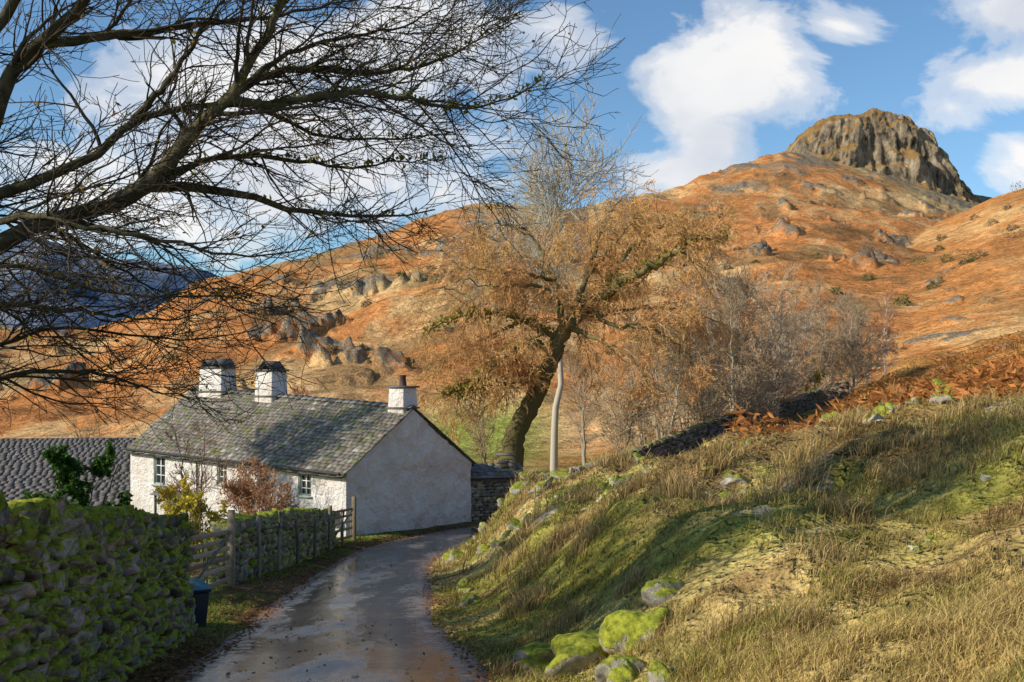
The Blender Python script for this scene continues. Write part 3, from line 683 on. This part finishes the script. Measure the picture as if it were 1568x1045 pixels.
def fg_tree():
    par=empty('overhanging_bare_tree');ac=Acc();dk=(.06,.048,.033)
    base=np.array([-9.3,9.0,hz(-9.3,9.)-.2]);fork=np.array([-8.6,9.3,-.6]);top=np.array([-8.2,9.6,2.4])
    LL=[limb([base,(base+fork)/2+.1,fork],24,.42,.34,.01),
     limb([fork,fork+(.1,.1,1.4),top,top+(.4,.2,2),top+(.6,.5,4.5)],24,.32,.10,.03),
     limb([fork,at(-200,450,9.4),at(0,376,9.6),at(80,338,9.9),at(170,312,10.2),at(240,288,10.5),at(330,292,11),at(440,322,11.6),at(560,330,12.2),at(670,322,12.8)],24,.175,.009,.025),
     limb([at(175,312,10.2),at(225,285,10.1),at(290,210,10),at(345,155,9.9),at(400,70,9.8),at(450,-20,9.7),at(500,-120,9.6)],24,.095,.02,.025),
     limb([top,at(-80,240,9.3),at(0,150,9.2),at(14,105,9.2),at(50,70,9.2),at(110,20,9.1),at(170,-50,9)],24,.15,.045),
     limb([at(320,180,9.95),at(370,135,10.3),at(450,108,10.8),at(560,112,11.3),at(650,100,11.8),at(735,62,12.3),at(800,25,12.6)],24,.055,.006),
     limb([at(345,155,9.9),at(420,160,10),at(520,143,10.3),at(620,150,10.6),at(700,165,11),at(770,155,11.3),at(830,122,11.5)],24,.05,.006),
     limb([top-(0,0,1.),at(-60,310,9.8),at(60,275,10),at(140,245,10.2),at(200,190,10.5),at(270,165,10.8),at(380,160,11.2),at(480,205,11.6),at(590,215,12),at(700,203,12.5)],24,.095,.007),
     limb([at(240,288,10.5),at(300,250,10.8),at(400,240,11.2),at(500,255,11.6),at(590,250,12),at(690,240,12.3)],24,.042,.006),
     limb([fork+(0,0,.3),at(-80,420,9),at(0,405,9.2),at(70,420,9.4),at(150,440,9.6),at(240,455,9.9),at(330,450,10.3),at(400,465,10.8)],24,.065,.006),
     limb([fork+(0,0,-.2),at(-100,560,9.6),at(0,530,10),at(90,500,10.4),at(200,515,10.8),at(300,520,11.2),at(390,510,11.6)],24,.055,.006),
     limb([at(-100,560,9.6),at(-20,580,10),at(60,570,10.4),at(160,575,10.8),at(240,600,11.2),at(290,600,11.6)],24,.04,.006),
     limb([at(60,70,9.2),at(130,60,9.4),at(220,50,9.7),at(330,35,10),at(450,20,10.4),at(580,-10,11)],24,.05,.006),
     limb([at(300,200,10),at(420,95,10.5),at(520,60,11),at(620,40,11.4),at(700,-10,12)],24,.04,.006),
     limb([at(-40,345,9.6),at(60,330,9),at(150,350,8.8),at(260,370,9),at(380,390,9.4),at(480,385,9.8)],24,.04,.006),
     limb([at(-60,470,9.4),at(40,470,9.6),at(140,480,9.9),at(240,490,10.2),at(330,480,10.6)],24,.035,.006),
     limb([at(200,190,10.5),at(260,120,10.4),at(300,60,10.3),at(360,-30,10.2)],24,.045,.01),
     limb([top,at(-60,80,9),at(60,-60,9),at(200,-150,9.2),at(400,-220,9.6)],24,.10,.02),
     limb([top,top+(-1.5,-1,1),top+(-3,-2,2.5)],24,.2,.05),limb([fork,fork+(-1.5,.5,1.5),fork+(-3.4,1,3)],24,.18,.05)]
    P=np.vstack([l[0] for l in LL]);R=np.vstack([l[1] for l in LL])
    for k,(p,r) in enumerate(LL): addt(ac,p,r,10,(.085,.072,.042))
    P=P[1:];R=R[1:]
    P1,R1=kids(P,R,210,1.7,.75,12,.13,(.35,.1,.10),.1,.98,.5,.005,.45,.028);addt(ac,P1,R1,6,dk)
    P2,R2=kids(np.vstack([P1,P[:, ::2]]),np.vstack([R1,R[:, ::2]]),1450,.95,.7,9,.14,(.3,.05,.12),.1,1,.55,.0042,.3,.011);addt(ac,P2,R2,4,dk)
    P3,R3=kids(P2,R2,5600,.5,.7,6,.14,(.25,0,.15),.1,1,.6,.0034,.3,.0065);addt(ac,P3,R3,3,dk)
    P4,R4=kids(P3,R3,8500,.24,.75,4,.12,(.2,0,.2),.1,1,.8,.003,.2,.004);addt(ac,P4,R4,3,dk)
    ac.obj('limbs_and_twigs',M_bark,par,True)
    p,d=pick(P3,1900,.5);n=len(p);D=nrm(rng.normal(size=(n,3))+np.array([0,0,-.9]))
    cc=np.array([.32,.27,.04])*rng.uniform(.5,1.4,(n,1))*np.array([1,1,1]);cc[rng.random(n)<.35]*=np.array([1.2,.6,.6])
    cards(p,D,rng.uniform(.02,.075,n),rng.uniform(.015,.045,n),cc,M_leaf,'last_leaves',par)
    p,d=pick(P[:9],2200,.0);n=len(p);D=nrm(rng.normal(size=(n,3))+np.array([0,0,1.2]))
    cards(p+D*.02,D,rng.uniform(.02,.06,n)*1.6,rng.uniform(.02,.05,n),np.array([.18,.19,.03])*rng.uniform(.6,1.4,(n,1)),M_leaf,'moss_tufts',par)
fg_tree()
def bare_tree(name,base,h,spread=.45,bark=(.17,.14,.11),twig=(.24,.17,.12),dens=1.,rt=.012,leaf=None,nleaf=0,trunk=.02,lean=(0,0),stems=1,leafsz=.1,low=.25,droop=0,fine=1):
    par=empty(name);ac=Acc();b=np.array([base[0],base[1],hz(base[0],base[1])-.2]);LP=[];LR=[]
    for s in range(stems):
        sp_=rng.normal(0,.12*(stems>1),2)*h
        p,r=limb([b,b+(lean[0]*.3+sp_[0]*.3,lean[1]*.3+sp_[1]*.3,h*.3),b+(lean[0]*.7+sp_[0]*.7,lean[1]*.7+sp_[1],h*.65),b+(lean[0]+sp_[0],lean[1]+sp_[1],h*.95)],14,h*trunk/(stems**.4),rt*1.5,h*.012)
        addt(ac,p,r,8,bark);LP.append(p);LR.append(r)
    P=np.vstack(LP);R=np.vstack(LR)
    P1,R1=kids(P,R,int(34*dens),h*spread,.85,10,.13,(0,0,.5-droop),low,.97,.5,rt,.6);addt(ac,P1,R1,5,bark)
    P2,R2=kids(P1,R1,int(240*dens),h*spread*.45,.75,6,.14,(0,0,.35-droop),.15,1,.55,rt*.9,.4);addt(ac,P2,R2,4,twig)
    P3,R3=kids(P2,R2,int(1000*dens),h*spread*.24,.7,4,.14,(0,0,.3-droop*1.5),.1,1,.6,rt*.8,.3);addt(ac,P3,R3,3,twig)
    if fine:
        P4,R4=kids(P3,R3,int(1700*dens),h*spread*.12,.7,3,.14,(0,0,.3-droop*1.5),.1,1,.8,rt*.7,.2);addt(ac,P4,R4,3,twig)
    ac.obj('trunk_and_branches',M_twig if rt>.011 else M_bark,par,True)
    if nleaf:
        p,d=pick(P3,nleaf,.1);D=nrm(rng.normal(size=(nleaf,3))+np.array([0,0,-.5]))
        cards(p,D,rng.uniform(.5,1.3,nleaf)*leafsz,rng.uniform(.4,.8,nleaf)*leafsz,np.array(leaf)*rng.uniform(.55,1.4,(nleaf,1)),M_leaf,'leaves',par)
    return par
def larch():
    par=empty('golden_larch_tree');ac=Acc();bk=(.19,.165,.075)
    q=lambda bx,by,d=62:at(bx,by,d)
    gx,gy=q(780,0)[0],62;bz=hz(gx,gy)-.2
    L=[limb([(gx,gy,bz),q(786,680),q(798,645),q(822,600),q(840,560),q(858,520)],30,.82,.48,.07),
     limb([q(846,540),q(820,525,61),q(790,535,60),q(755,560,59),q(715,595,58.5),q(670,605,58)],30,.32,.04,.12),
     limb([q(835,565),q(812,580,61),q(785,590,60),q(750,590,59),q(700,605,58)],30,.28,.04,.12),
     limb([q(850,528),q(880,490),q(920,455),q(965,425,61),q(1005,400,60.5),q(1060,372,60),q(1116,362,60)],30,.42,.10,.18),
     limb([q(850,528),q(862,480),q(850,430,63),q(805,395,64),q(745,385,65)],30,.27,.03,.14),
     limb([q(865,500),q(895,430,62),q(915,370,63),q(935,325,64),q(960,295,64)],30,.24,.03,.1),
     limb([q(870,500),q(915,520,60),q(960,545,59),q(1000,590,58),q(1030,610,58)],30,.20,.03,.12),
     limb([q(850,520),q(800,490,61),q(740,480,60.5),q(690,490,60),q(645,515,60)],30,.20,.03,.12),
     limb([q(880,490),q(940,480,63),q(1000,470,64),q(1060,480,65),q(1110,500,65)],30,.18,.03,.12),
     limb([q(920,455),q(960,390,63),q(1010,350,64),q(1060,325,64),q(1090,330,64)],30,.20,.03,.14),
     limb([q(862,470),q(830,440,61),q(770,440,60),q(700,430,60)],30,.16,.03,.12),
     limb([q(900,470),q(940,500,60),q(985,500,60),q(1040,530,60),q(1080,580,60)],30,.16,.03,.12),
     limb([q(850,430,63),q(820,370,64),q(780,345,64),q(730,350,64)],30,.12,.03,.1),
     limb([q(895,430,62),q(960,350,63),q(1000,315,63)],30,.12,.03,.1),
     limb([q(800,490,61),q(740,520,62),q(690,545,62),q(640,565,62)],30,.12,.03,.1),
     limb([q(740,485,61),q(710,450,62),q(670,440,62),q(635,455,62)],30,.10,.03,.1),
     limb([q(850,430,62),q(800,420,61),q(740,415,61),q(690,400,61)],30,.12,.03,.1)]
    P=np.vstack([l[0] for l in L]);R=np.vstack([l[1] for l in L])
    for p,r in L: addt(ac,p,r,10,bk)
    P=P[1:];R=R[1:]
    gd=(.60,.39,.20)
    P1,R1=kids(P,R,270,3.4,1.0,10,.16,(0,0,-.1),.05,1,.35,.016,.35,.05);addt(ac,P1,R1,5,(.36,.25,.12))
    P2,R2=kids(P1,R1,1700,1.8,.8,6,.14,(0,0,-.8),.05,1,.5,.014,.3,.02);addt(ac,P2,R2,3,gd)
    P3,R3=kids(P2,R2,7500,1.1,.7,4,.12,(0,0,-1.1),.05,1,.6,.011,.3,.013);addt(ac,P3,R3,3,gd)
    ac.obj('trunk_and_limbs',M_twig,par,True)
    n=62000;p,d=pick(P3,n,.0);cc=np.array([.88,.55,.20])*rng.uniform(.7,1.12,(n,1))
    nz=fbm(p[:,0]/1.5,p[:,2]/1.5,500,3);cc=mixc(cc,cc*np.array([.94,.82,.9]),ss(-.1,.4,nz));cc=np.minimum(cc,.9)
    cards(p,nrm(d+rng.normal(0,.45,(n,3))),rng.uniform(.12,.34,n),rng.uniform(.03,.06,n),cc,M_leaf,'golden_needles',par)
    p,d=pick(np.vstack([L[0][0],P[[0,1,2,6]]]),3600,0);m=len(p);D=nrm(rng.normal(size=(m,3))+np.array([0,0,.6]))
    off=np.where(rng.random(m)<.5,.3,.12)[:,None]
    cards(p+D*off,D,rng.uniform(.1,.3,m),rng.uniform(.1,.22,m),np.array([.30,.29,.05])*rng.uniform(.5,1.4,(m,1)),M_leaf,'moss',par)
larch()
def bt(bx,d): return ((bx-784)/FM*d,d)
bare_tree('tall_ash_tree',bt(848,78),25.5,.42,(.50,.46,.38),(.56,.51,.42),1.0,.028,trunk=.013,lean=(1.,0),low=.5)
pale=(.56,.44,.30)
specs=[(1125,78,12.5,.42,1.3),(1085,84,11.5,.45,1.),(1165,88,13,.42,1.1),(1015,80,13,.38,.9),(1050,95,15,.4,1.),(985,86,10,.45,.8),(950,74,7,.6,.7),(1215,98,11.5,.42,1.),(1250,104,9,.5,.8),(1100,110,17,.38,1.),(1190,80,7,.55,.8),(1140,72,6,.6,.8),(1070,70,6.5,.55,.8),(1275,112,12,.42,.9),(1330,118,9,.45,.8)]
for bx,d,h,sp0,de in specs: bare_tree('bare_birch_tree',bt(bx,d),h,sp0,(.42,.37,.28),tuple(np.array(pale)*rng.uniform(.75,1.15)),de*.9,.021,(.62,.36,.15),700,stems=3,leafsz=.18,low=.1)
bare_tree('silver_birch_tree',bt(1355,112),11,.22,(.6,.56,.5),(.56,.33,.19),.8,.02,trunk=.012,low=.3)
bare_tree('bare_hawthorn_tree',bt(1305,106),9.5,.45,(.42,.36,.27),(.42,.33,.22),1.2,.022,stems=3,low=.1)
bare_tree('bare_hawthorn_tree',bt(1245,100),4.5,.5,(.16,.14,.06),(.3,.25,.05),.5,.014,(.46,.38,.04),900,stems=3,leafsz=.2,low=.1,fine=0)
bare_tree('bare_hawthorn_tree',bt(745,82),6,.55,(.32,.26,.18),(.5,.36,.22),.7,.016,stems=3,low=.05,fine=0)
bare_tree('bare_alder_tree',bt(895,88),10,.4,(.36,.32,.24),pale,.8,.016,low=.2,stems=2,fine=0)
bare_tree('bare_alder_tree',bt(455,98),8.5,.32,(.28,.19,.13),(.42,.2,.12),.7,.02,low=.2,stems=2)
bare_tree('bare_alder_tree',bt(250,80),5,.45,(.35,.28,.18),(.55,.40,.22),.6,.016,low=.1,stems=3,fine=0)
bare_tree('bare_alder_tree',bt(140,85),6,.45,(.35,.28,.18),(.5,.34,.18),.6,.016,low=.1,stems=3,fine=0)
# neighbouring trees along the west side of the lane
bare_tree('bare_oak_tree',(-26.5,39.5),17,.36,dens=1.,rt=.035,fine=0,trunk=.024,low=.6)
bare_tree('bare_oak_tree',(-19,17),12.5,.5,dens=1.2,rt=.035,fine=0,trunk=.028)
bare_tree('bare_oak_tree',(-16,9),12,.5,dens=.9,rt=.03,fine=0,trunk=.028)
# garden
bare_tree('yellow_garden_shrub',(-10.6,33),2.6,.6,(.18,.14,.08),(.25,.18,.08),.35,.008,(.66,.52,.05),2400,stems=4,leafsz=.13,low=.1)
bare_tree('yellow_garden_shrub',(-9.0,29),2.2,.6,(.18,.14,.08),(.25,.18,.08),.3,.008,(.60,.50,.06),1700,stems=4,leafsz=.12,low=.1)
bare_tree('russet_garden_shrub',(-9.8,37.5),2.9,.6,(.18,.10,.07),(.40,.24,.14),.7,.009,(.48,.25,.13),2600,stems=5,leafsz=.11,low=.1)
bare_tree('russet_garden_shrub',(-8.8,35.),2.4,.6,(.18,.10,.07),(.40,.24,.14),.6,.009,(.44,.22,.11),1800,stems=5,leafsz=.11,low=.1)
bare_tree('garden_rowan_tree',(-13.3,41.5),5.2,.35,(.2,.14,.1),(.28,.14,.1),.4,.01,stems=2,low=.3)
bare_tree('evergreen_holly_bush',(-14.0,31.5),3.8,.5,(.08,.07,.04),(.06,.07,.03),.5,.01,(.06,.13,.025),13000,stems=4,leafsz=.17,low=.02,fine=0)
def scrub():
    par=empty('hillside_shrubs');PP=[];DD=[];CC=[]
    lst=[(1408,300,13),(1485,260,15),(1290,380,12),(1555,280,18),(1500,262,10),(1450,280,9),(1560,420,14),(505,270,22),(480,300,14),(565,300,14),(1195,240,18),(1380,200,10),(1330,260,9),(410,290,14),(670,250,12),(1100,300,16),(930,240,16),(1010,260,14),(580,330,9),(640,300,8),(720,330,9),(1250,300,8),(1430,220,8),(1520,340,8)]
    for k in range(40): lst.append((rng.uniform(380,1560),rng.uniform(170,400),rng.uniform(4,8)))
    for bx,d,w in lst:
        x,y=bt(bx,d);z=hz(x,y);r=w*d/FM;n=220
        v=nrm(rng.normal(size=(n,3)))*rng.uniform(.1,1,(n,1))**.5*np.array([r,r,r*.7]);PP.append(v+np.array([x,y,z+r*.4]));DD.append(nrm(v+rng.normal(0,.3*r,(n,3))))
        b=np.array([.34,.26,.16]) if rng.random()<.6 else np.array([.22,.22,.09]);CC.append(b*rng.uniform(.4,1.3,(n,1)))
    P=np.vstack(PP);cards(P,np.vstack(DD),rng.uniform(.5,1.2,len(P)),rng.uniform(.1,.3,len(P)),np.vstack(CC),M_leaf,'twig_clumps',par)
scrub()
# ---------------------------------------------------------------- grass, leaves, boulders
def blades(name,x,y,h,w,c,parent=None,lean=.45):
    n=len(x);z=height(x,y)-.02;b=np.stack([x,y,z],1);th=rng.uniform(0,2*np.pi,n);S=np.stack([np.cos(th),np.sin(th),0*th],1)
    ld=nrm(np.stack([rng.normal(.3,1,n),rng.normal(-.2,1,n),0*th],1))*(h*lean*rng.uniform(.2,1.3,n))[:,None]
    m=b+ld*.3+UP*(h*.6)[:,None];t=b+ld+UP*(h*rng.uniform(.75,1,n))[:,None];S=S*w[:,None]*.5
    V=np.stack([b-S,b+S,m+S*.8,m-S*.8,t+S*.15,t-S*.15],1);i=np.arange(n)[:,None]*6
    Q=np.concatenate([i+np.array([[0,1,2,3]]),i+np.array([[3,2,4,5]])],0)
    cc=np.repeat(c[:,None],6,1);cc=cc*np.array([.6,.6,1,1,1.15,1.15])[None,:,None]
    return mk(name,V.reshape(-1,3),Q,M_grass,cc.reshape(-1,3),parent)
def grass():
    n=340000;y=np.exp(rng.uniform(math.log(3.5),math.log(72),n));t=rng.uniform(-.30,.72,n);x=t*y
    lat,rz,ry=roadinfo(x,y);f=fbm(x/2.2,y/2.2,120,4);k=(lat>1.8)&(rng.random(n)<1.05-ss(.15,.4,f)*.8)
    x,y,lat,f=x[k],y[k],lat[k],f[k];n=len(x);cl=fbm(x/.5,y/.5,130,3);cl2=fbm(x/1.7,y/1.7,131,3);big=ss(.1,.45,fbm(x/2.6,y/2.6,133,3))*ss(8,28,y)
    h=(.05+.11*ss(-.1,.5,cl)+.10*ss(0,.5,cl2)+.33*big*ss(-.1,.5,cl))*rng.uniform(.6,1.3,n)*(1+ss(20,50,y)*.6)
    c=grasscol(x,y)*rng.uniform(.55,1.5,(n,1));st=rng.random(n)<(.2+.4*big+.2*ss(0,.4,cl2));c[st]=np.array([.62,.48,.20])*rng.uniform(.55,1.25,(st.sum(),1))
    dk=rng.random(n)<.14;c[dk]=np.array([.22,.13,.06])*rng.uniform(.6,1.2,(dk.sum(),1))
    gr=(rng.random(n)<.22*ss(-.1,.3,-f));c[gr]=np.array([.26,.29,.05])*rng.uniform(.6,1.3,(gr.sum(),1))
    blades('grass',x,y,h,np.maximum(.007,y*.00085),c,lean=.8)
    n=26000;y=np.exp(rng.uniform(math.log(7),math.log(44),n));xc=np.interp(y,RC[:10,1],RC[:10,0]);x=xc-np.interp(y,HWY,HWV)-.15-rng.uniform(0,1,n)**.8*2.4
    f=fbm(x/.9,y/.9,150,3);m=(f>-.05);x,y=x[m],y[m];n=len(x)
    c=np.array([.22,.26,.05])*rng.uniform(.5,1.4,(n,1));blades('verge_grass',x,y,rng.uniform(.04,.12,n),np.maximum(.006,y*.0008),c)
    T=110;ty=np.exp(rng.uniform(math.log(12),math.log(60),T));tx=rng.uniform(.0,.6,T)*ty;l,_,_=roadinfo(tx,ty);m=l>2.8;tx,ty=tx[m],ty[m]
    tx=np.r_[tx,[2.2,2.5,2.0,3.2,.3,-.1]];ty=np.r_[ty,[8.,8.6,9.2,10,17,11.5]]
    kk=rng.integers(60,240,len(tx));X=np.repeat(tx,kk);Y=np.repeat(ty,kk);sz=np.repeat(rng.uniform(.5,1.2,len(tx)),kk);s=(.09+.007*Y)*sz;n=len(X);X=X+rng.normal(0,1,n)*s;Y=Y+rng.normal(0,1,n)*s
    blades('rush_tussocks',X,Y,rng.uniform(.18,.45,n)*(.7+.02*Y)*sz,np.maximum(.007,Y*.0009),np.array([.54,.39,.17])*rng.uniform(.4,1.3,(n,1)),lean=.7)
grass()
def bracken():
    n=36000;y=rng.uniform(24,72,n);x=y*rng.uniform(.22,.75,n);f=fbm(x/4,y/4,160,3)+ss(0,1,(x-8)/25)*.6;m=f>.16;x,y=x[m],y[m];n=len(x);z=height(x,y)
    P=np.stack([x,y,z+rng.uniform(0,.5,n)],1);D=nrm(np.stack([rng.normal(0,1,n),rng.normal(0,1,n),rng.uniform(-.3,.8,n)],1))
    cards(P,D,rng.uniform(.15,.5,n),rng.uniform(.04,.13,n),np.array([.52,.22,.07])*rng.uniform(.35,1.4,(n,1)),M_leaf,'bracken',None)
bracken()
def litter():
    n=10000;y=np.exp(rng.uniform(math.log(7),math.log(46),n));xc=np.interp(y,RC[:10,1],RC[:10,0]);e=np.abs(rng.normal(0,.5,n));hw=np.interp(y,HWY,HWV)
    x=np.where(rng.random(n)<.72,xc-hw-e*1.3+.35,xc+hw+e*.6-.2);k=rng.random(n)<.05;x=np.where(k,xc+rng.uniform(-1.5,1.5,n),x)
    lat,rz,_=roadinfo(x,y);z=np.where(np.abs(lat)<hw+.03,rz+.025,height(x,y)+.02);D=nrm(np.stack([rng.normal(size=n),rng.normal(size=n),rng.normal(0,.25,n)],1))
    P=np.stack([x,y,z],1);S=np.stack([-D[:,1],D[:,0],rng.normal(0,.25,n)],1);l=rng.uniform(.03,.085,n)[:,None]
    V=np.stack([P,P+D*l*.5+S*l*.35,P+D*l,P+D*l*.5-S*l*.35],1)
    mk('fallen_leaves',V.reshape(-1,3),np.arange(4*n).reshape(n,4),M_leaf,np.repeat(np.array([.32,.16,.075])*rng.uniform(.4,1.5,(n,1)),4,0))
litter()
def rocks():
    P=[];S=[]
    cl=[(-.2,26,.5,12),(1.5,31,.8,20),(2.,36,.8,18),(4.5,33,.7,14),(-1.,33,.5,14),(6.5,38,.8,14),(12.5,32,.9,12),(5.3,22,.5,10),(8,20,.5,9),(3.7,17,.35,8),(11,26,.6,9),(-.8,20.5,.3,7),(6,13,.22,7),(17,44,.8,8),(3,25,.6,12),(2,21,.35,8),(4,10,.15,8),(7,16,.3,8),(9,30,.7,10),(24,50,.8,7),(3.2,29,.7,12)]
    for x,y,s,k in cl:
        for i in range(k):
            xx=x+rng.normal(0,s*1.4);yy=y+rng.normal(0,s*1.4);l=roadinfo(np.array([xx]),np.array([yy]))[0][0]
            if l<2.2: continue
            r=s*rng.uniform(.14,.5);P.append((xx,yy,hz(xx,yy)+r*.02));S.append((r*rng.uniform(.8,1.4),r*rng.uniform(.7,1.1),r*rng.uniform(.35,.7)))
    P=np.array(P);N=len(P);stones('bank_rocks',P,np.array(S),rng.uniform(0,6,N),3,M_boulder,np.array([.38,.345,.29])*rng.uniform(.6,1.3,(N,1))*np.ones(3),tilt=.35,box=.7,rough=.17)
    for (x,y,sx,sy,sz,mt) in ((.85,10.9,.50,.42,.30,M_stone),(1.35,10.5,.40,.36,.28,M_stone),(.35,11.8,.36,.34,.2,M_stone),(1.35,8.7,.2,.17,.15,M_boulder),(1.75,11.2,.3,.25,.18,M_boulder),(-.75,18.2,.2,.2,.18,M_boulder),(1.1,9.6,.28,.24,.18,M_boulder)):
        stones('mossy_boulder',np.array([[x,y,hz(x,y)-sz*.05]]),np.array([[sx,sy,sz]]),np.array([rng.uniform(0,3)]),5,mt,np.array([[.33,.30,.25]]),tilt=.2,box=.9,rough=.07)
rocks()
# ---------------------------------------------------------------- sky
w=bpy.data.worlds.new('World');bpy.context.scene.world=w;w.use_nodes=True;t=NT(w.node_tree)
sky=t.n('ShaderNodeTexSky',sky_type='NISHITA');sky.sun_disc=False;el=math.asin(SUN[2]);sky.sun_elevation=el;sky.sun_rotation=math.atan2(SUN[0],SUN[1])%(2*math.pi)
sky.air_density=1.0;sky.dust_density=.4;sky.ozone_density=2.0
tc=t.n('ShaderNodeTexCoord');sp3=t.n('ShaderNodeSeparateXYZ');t.l(tc.outputs['Generated'],sp3.inputs[0])
yy=t.m('MAXIMUM',t.m('ABSOLUTE',sp3.outputs[1]),.08);T=t.m('DIVIDE',sp3.outputs[0],yy);E=t.m('DIVIDE',sp3.outputs[2],yy)
cb=t.n('ShaderNodeCombineXYZ');t.l(T,cb.inputs[0]);t.l(t.m('MULTIPLY',E,1.5),cb.inputs[1])
n1=t.noise(cb.outputs[0],7.,7,.6,.4);n2=t.noise(cb.outputs[0],4.5,4,.55,.3);n3=t.noise(cb.outputs[0],2.2,2,.5)
best=None
for (cx,cy,rx,ry,k) in [(1060,140,110,110,1.1),(1180,80,170,100,1.1),(1290,45,115,60,1),(1090,215,80,65,1),(1040,268,140,50,.9),(1510,125,120,70,1),(1455,165,70,40,.8),(1545,20,150,60,.9),(870,60,85,80,.7),(450,250,380,150,1.15),(300,130,250,110,1.),(620,70,230,100,1.),(120,290,200,100,.9),(1568,240,60,50,.6),(-400,100,400,260,1),(2100,150,300,200,1)]:
    v1=t.n('ShaderNodeVectorMath',operation='MULTIPLY_ADD');t.l(cb.outputs[0],v1.inputs[0])
    v1.inputs[1].default_value=(FM/rx,FM/ry/1.5,0);v1.inputs[2].default_value=(-(cx-784)/rx,-(590-cy)/ry,0)
    v2=t.n('ShaderNodeVectorMath',operation='LENGTH');t.l(v1.outputs[0],v2.inputs[0])
    v=t.m('MAXIMUM',t.m('MULTIPLY_ADD',v2.outputs['Value'],-k,k),-1.)
    best=v if best is None else t.m('SMOOTH_MAX',best,v,.25)
dn=t.m('ADD',best,t.m('MULTIPLY',t.m('SUBTRACT',n1,.5),3.0))
al=t.ramp(dn,[(.0,0.),(.3,.5),(.75,.97)],'EASE')
shade=t.ramp(t.m('ADD',t.m('MULTIPLY',n2,.65),t.m('MULTIPLY',n3,.35)),[(.38,(5.2,5.5,6.1)),(.50,(7.0,7.0,7.05)),(.62,(7.7,7.55,7.35))])
skc=t.mix(1.,sky.outputs[0],(.84,1.06,1.18),'MULTIPLY')
colr=t.mix(al,skc,shade)
bg=t.n('ShaderNodeBackground');t.l(colr,bg.inputs[0]);bg.inputs[1].default_value=.13
o=t.n('ShaderNodeOutputWorld');t.l(bg.outputs[0],o.inputs[0])
# ---------------------------------------------------------------- sun, camera
sl=bpy.data.lights.new('sun','SUN');sl.energy=5.0;sl.angle=math.radians(.53);sl.color=(1,.90,.74)
so=bpy.data.objects.new('sun',sl);so.rotation_euler=Vector(SUN).to_track_quat('Z','Y').to_euler();link(so)
cam=bpy.data.cameras.new('camera');cam.lens=35;cam.sensor_width=36;cam.shift_y=.043;cam.clip_end=9000;cam.clip_start=.05
co=bpy.data.objects.new('camera',cam);co.rotation_euler=(math.radians(90),0,0);link(co);bpy.context.scene.camera=co
sc=bpy.context.scene;sc.view_settings.view_transform='Standard';sc.view_settings.look='None';sc.view_settings.exposure=0
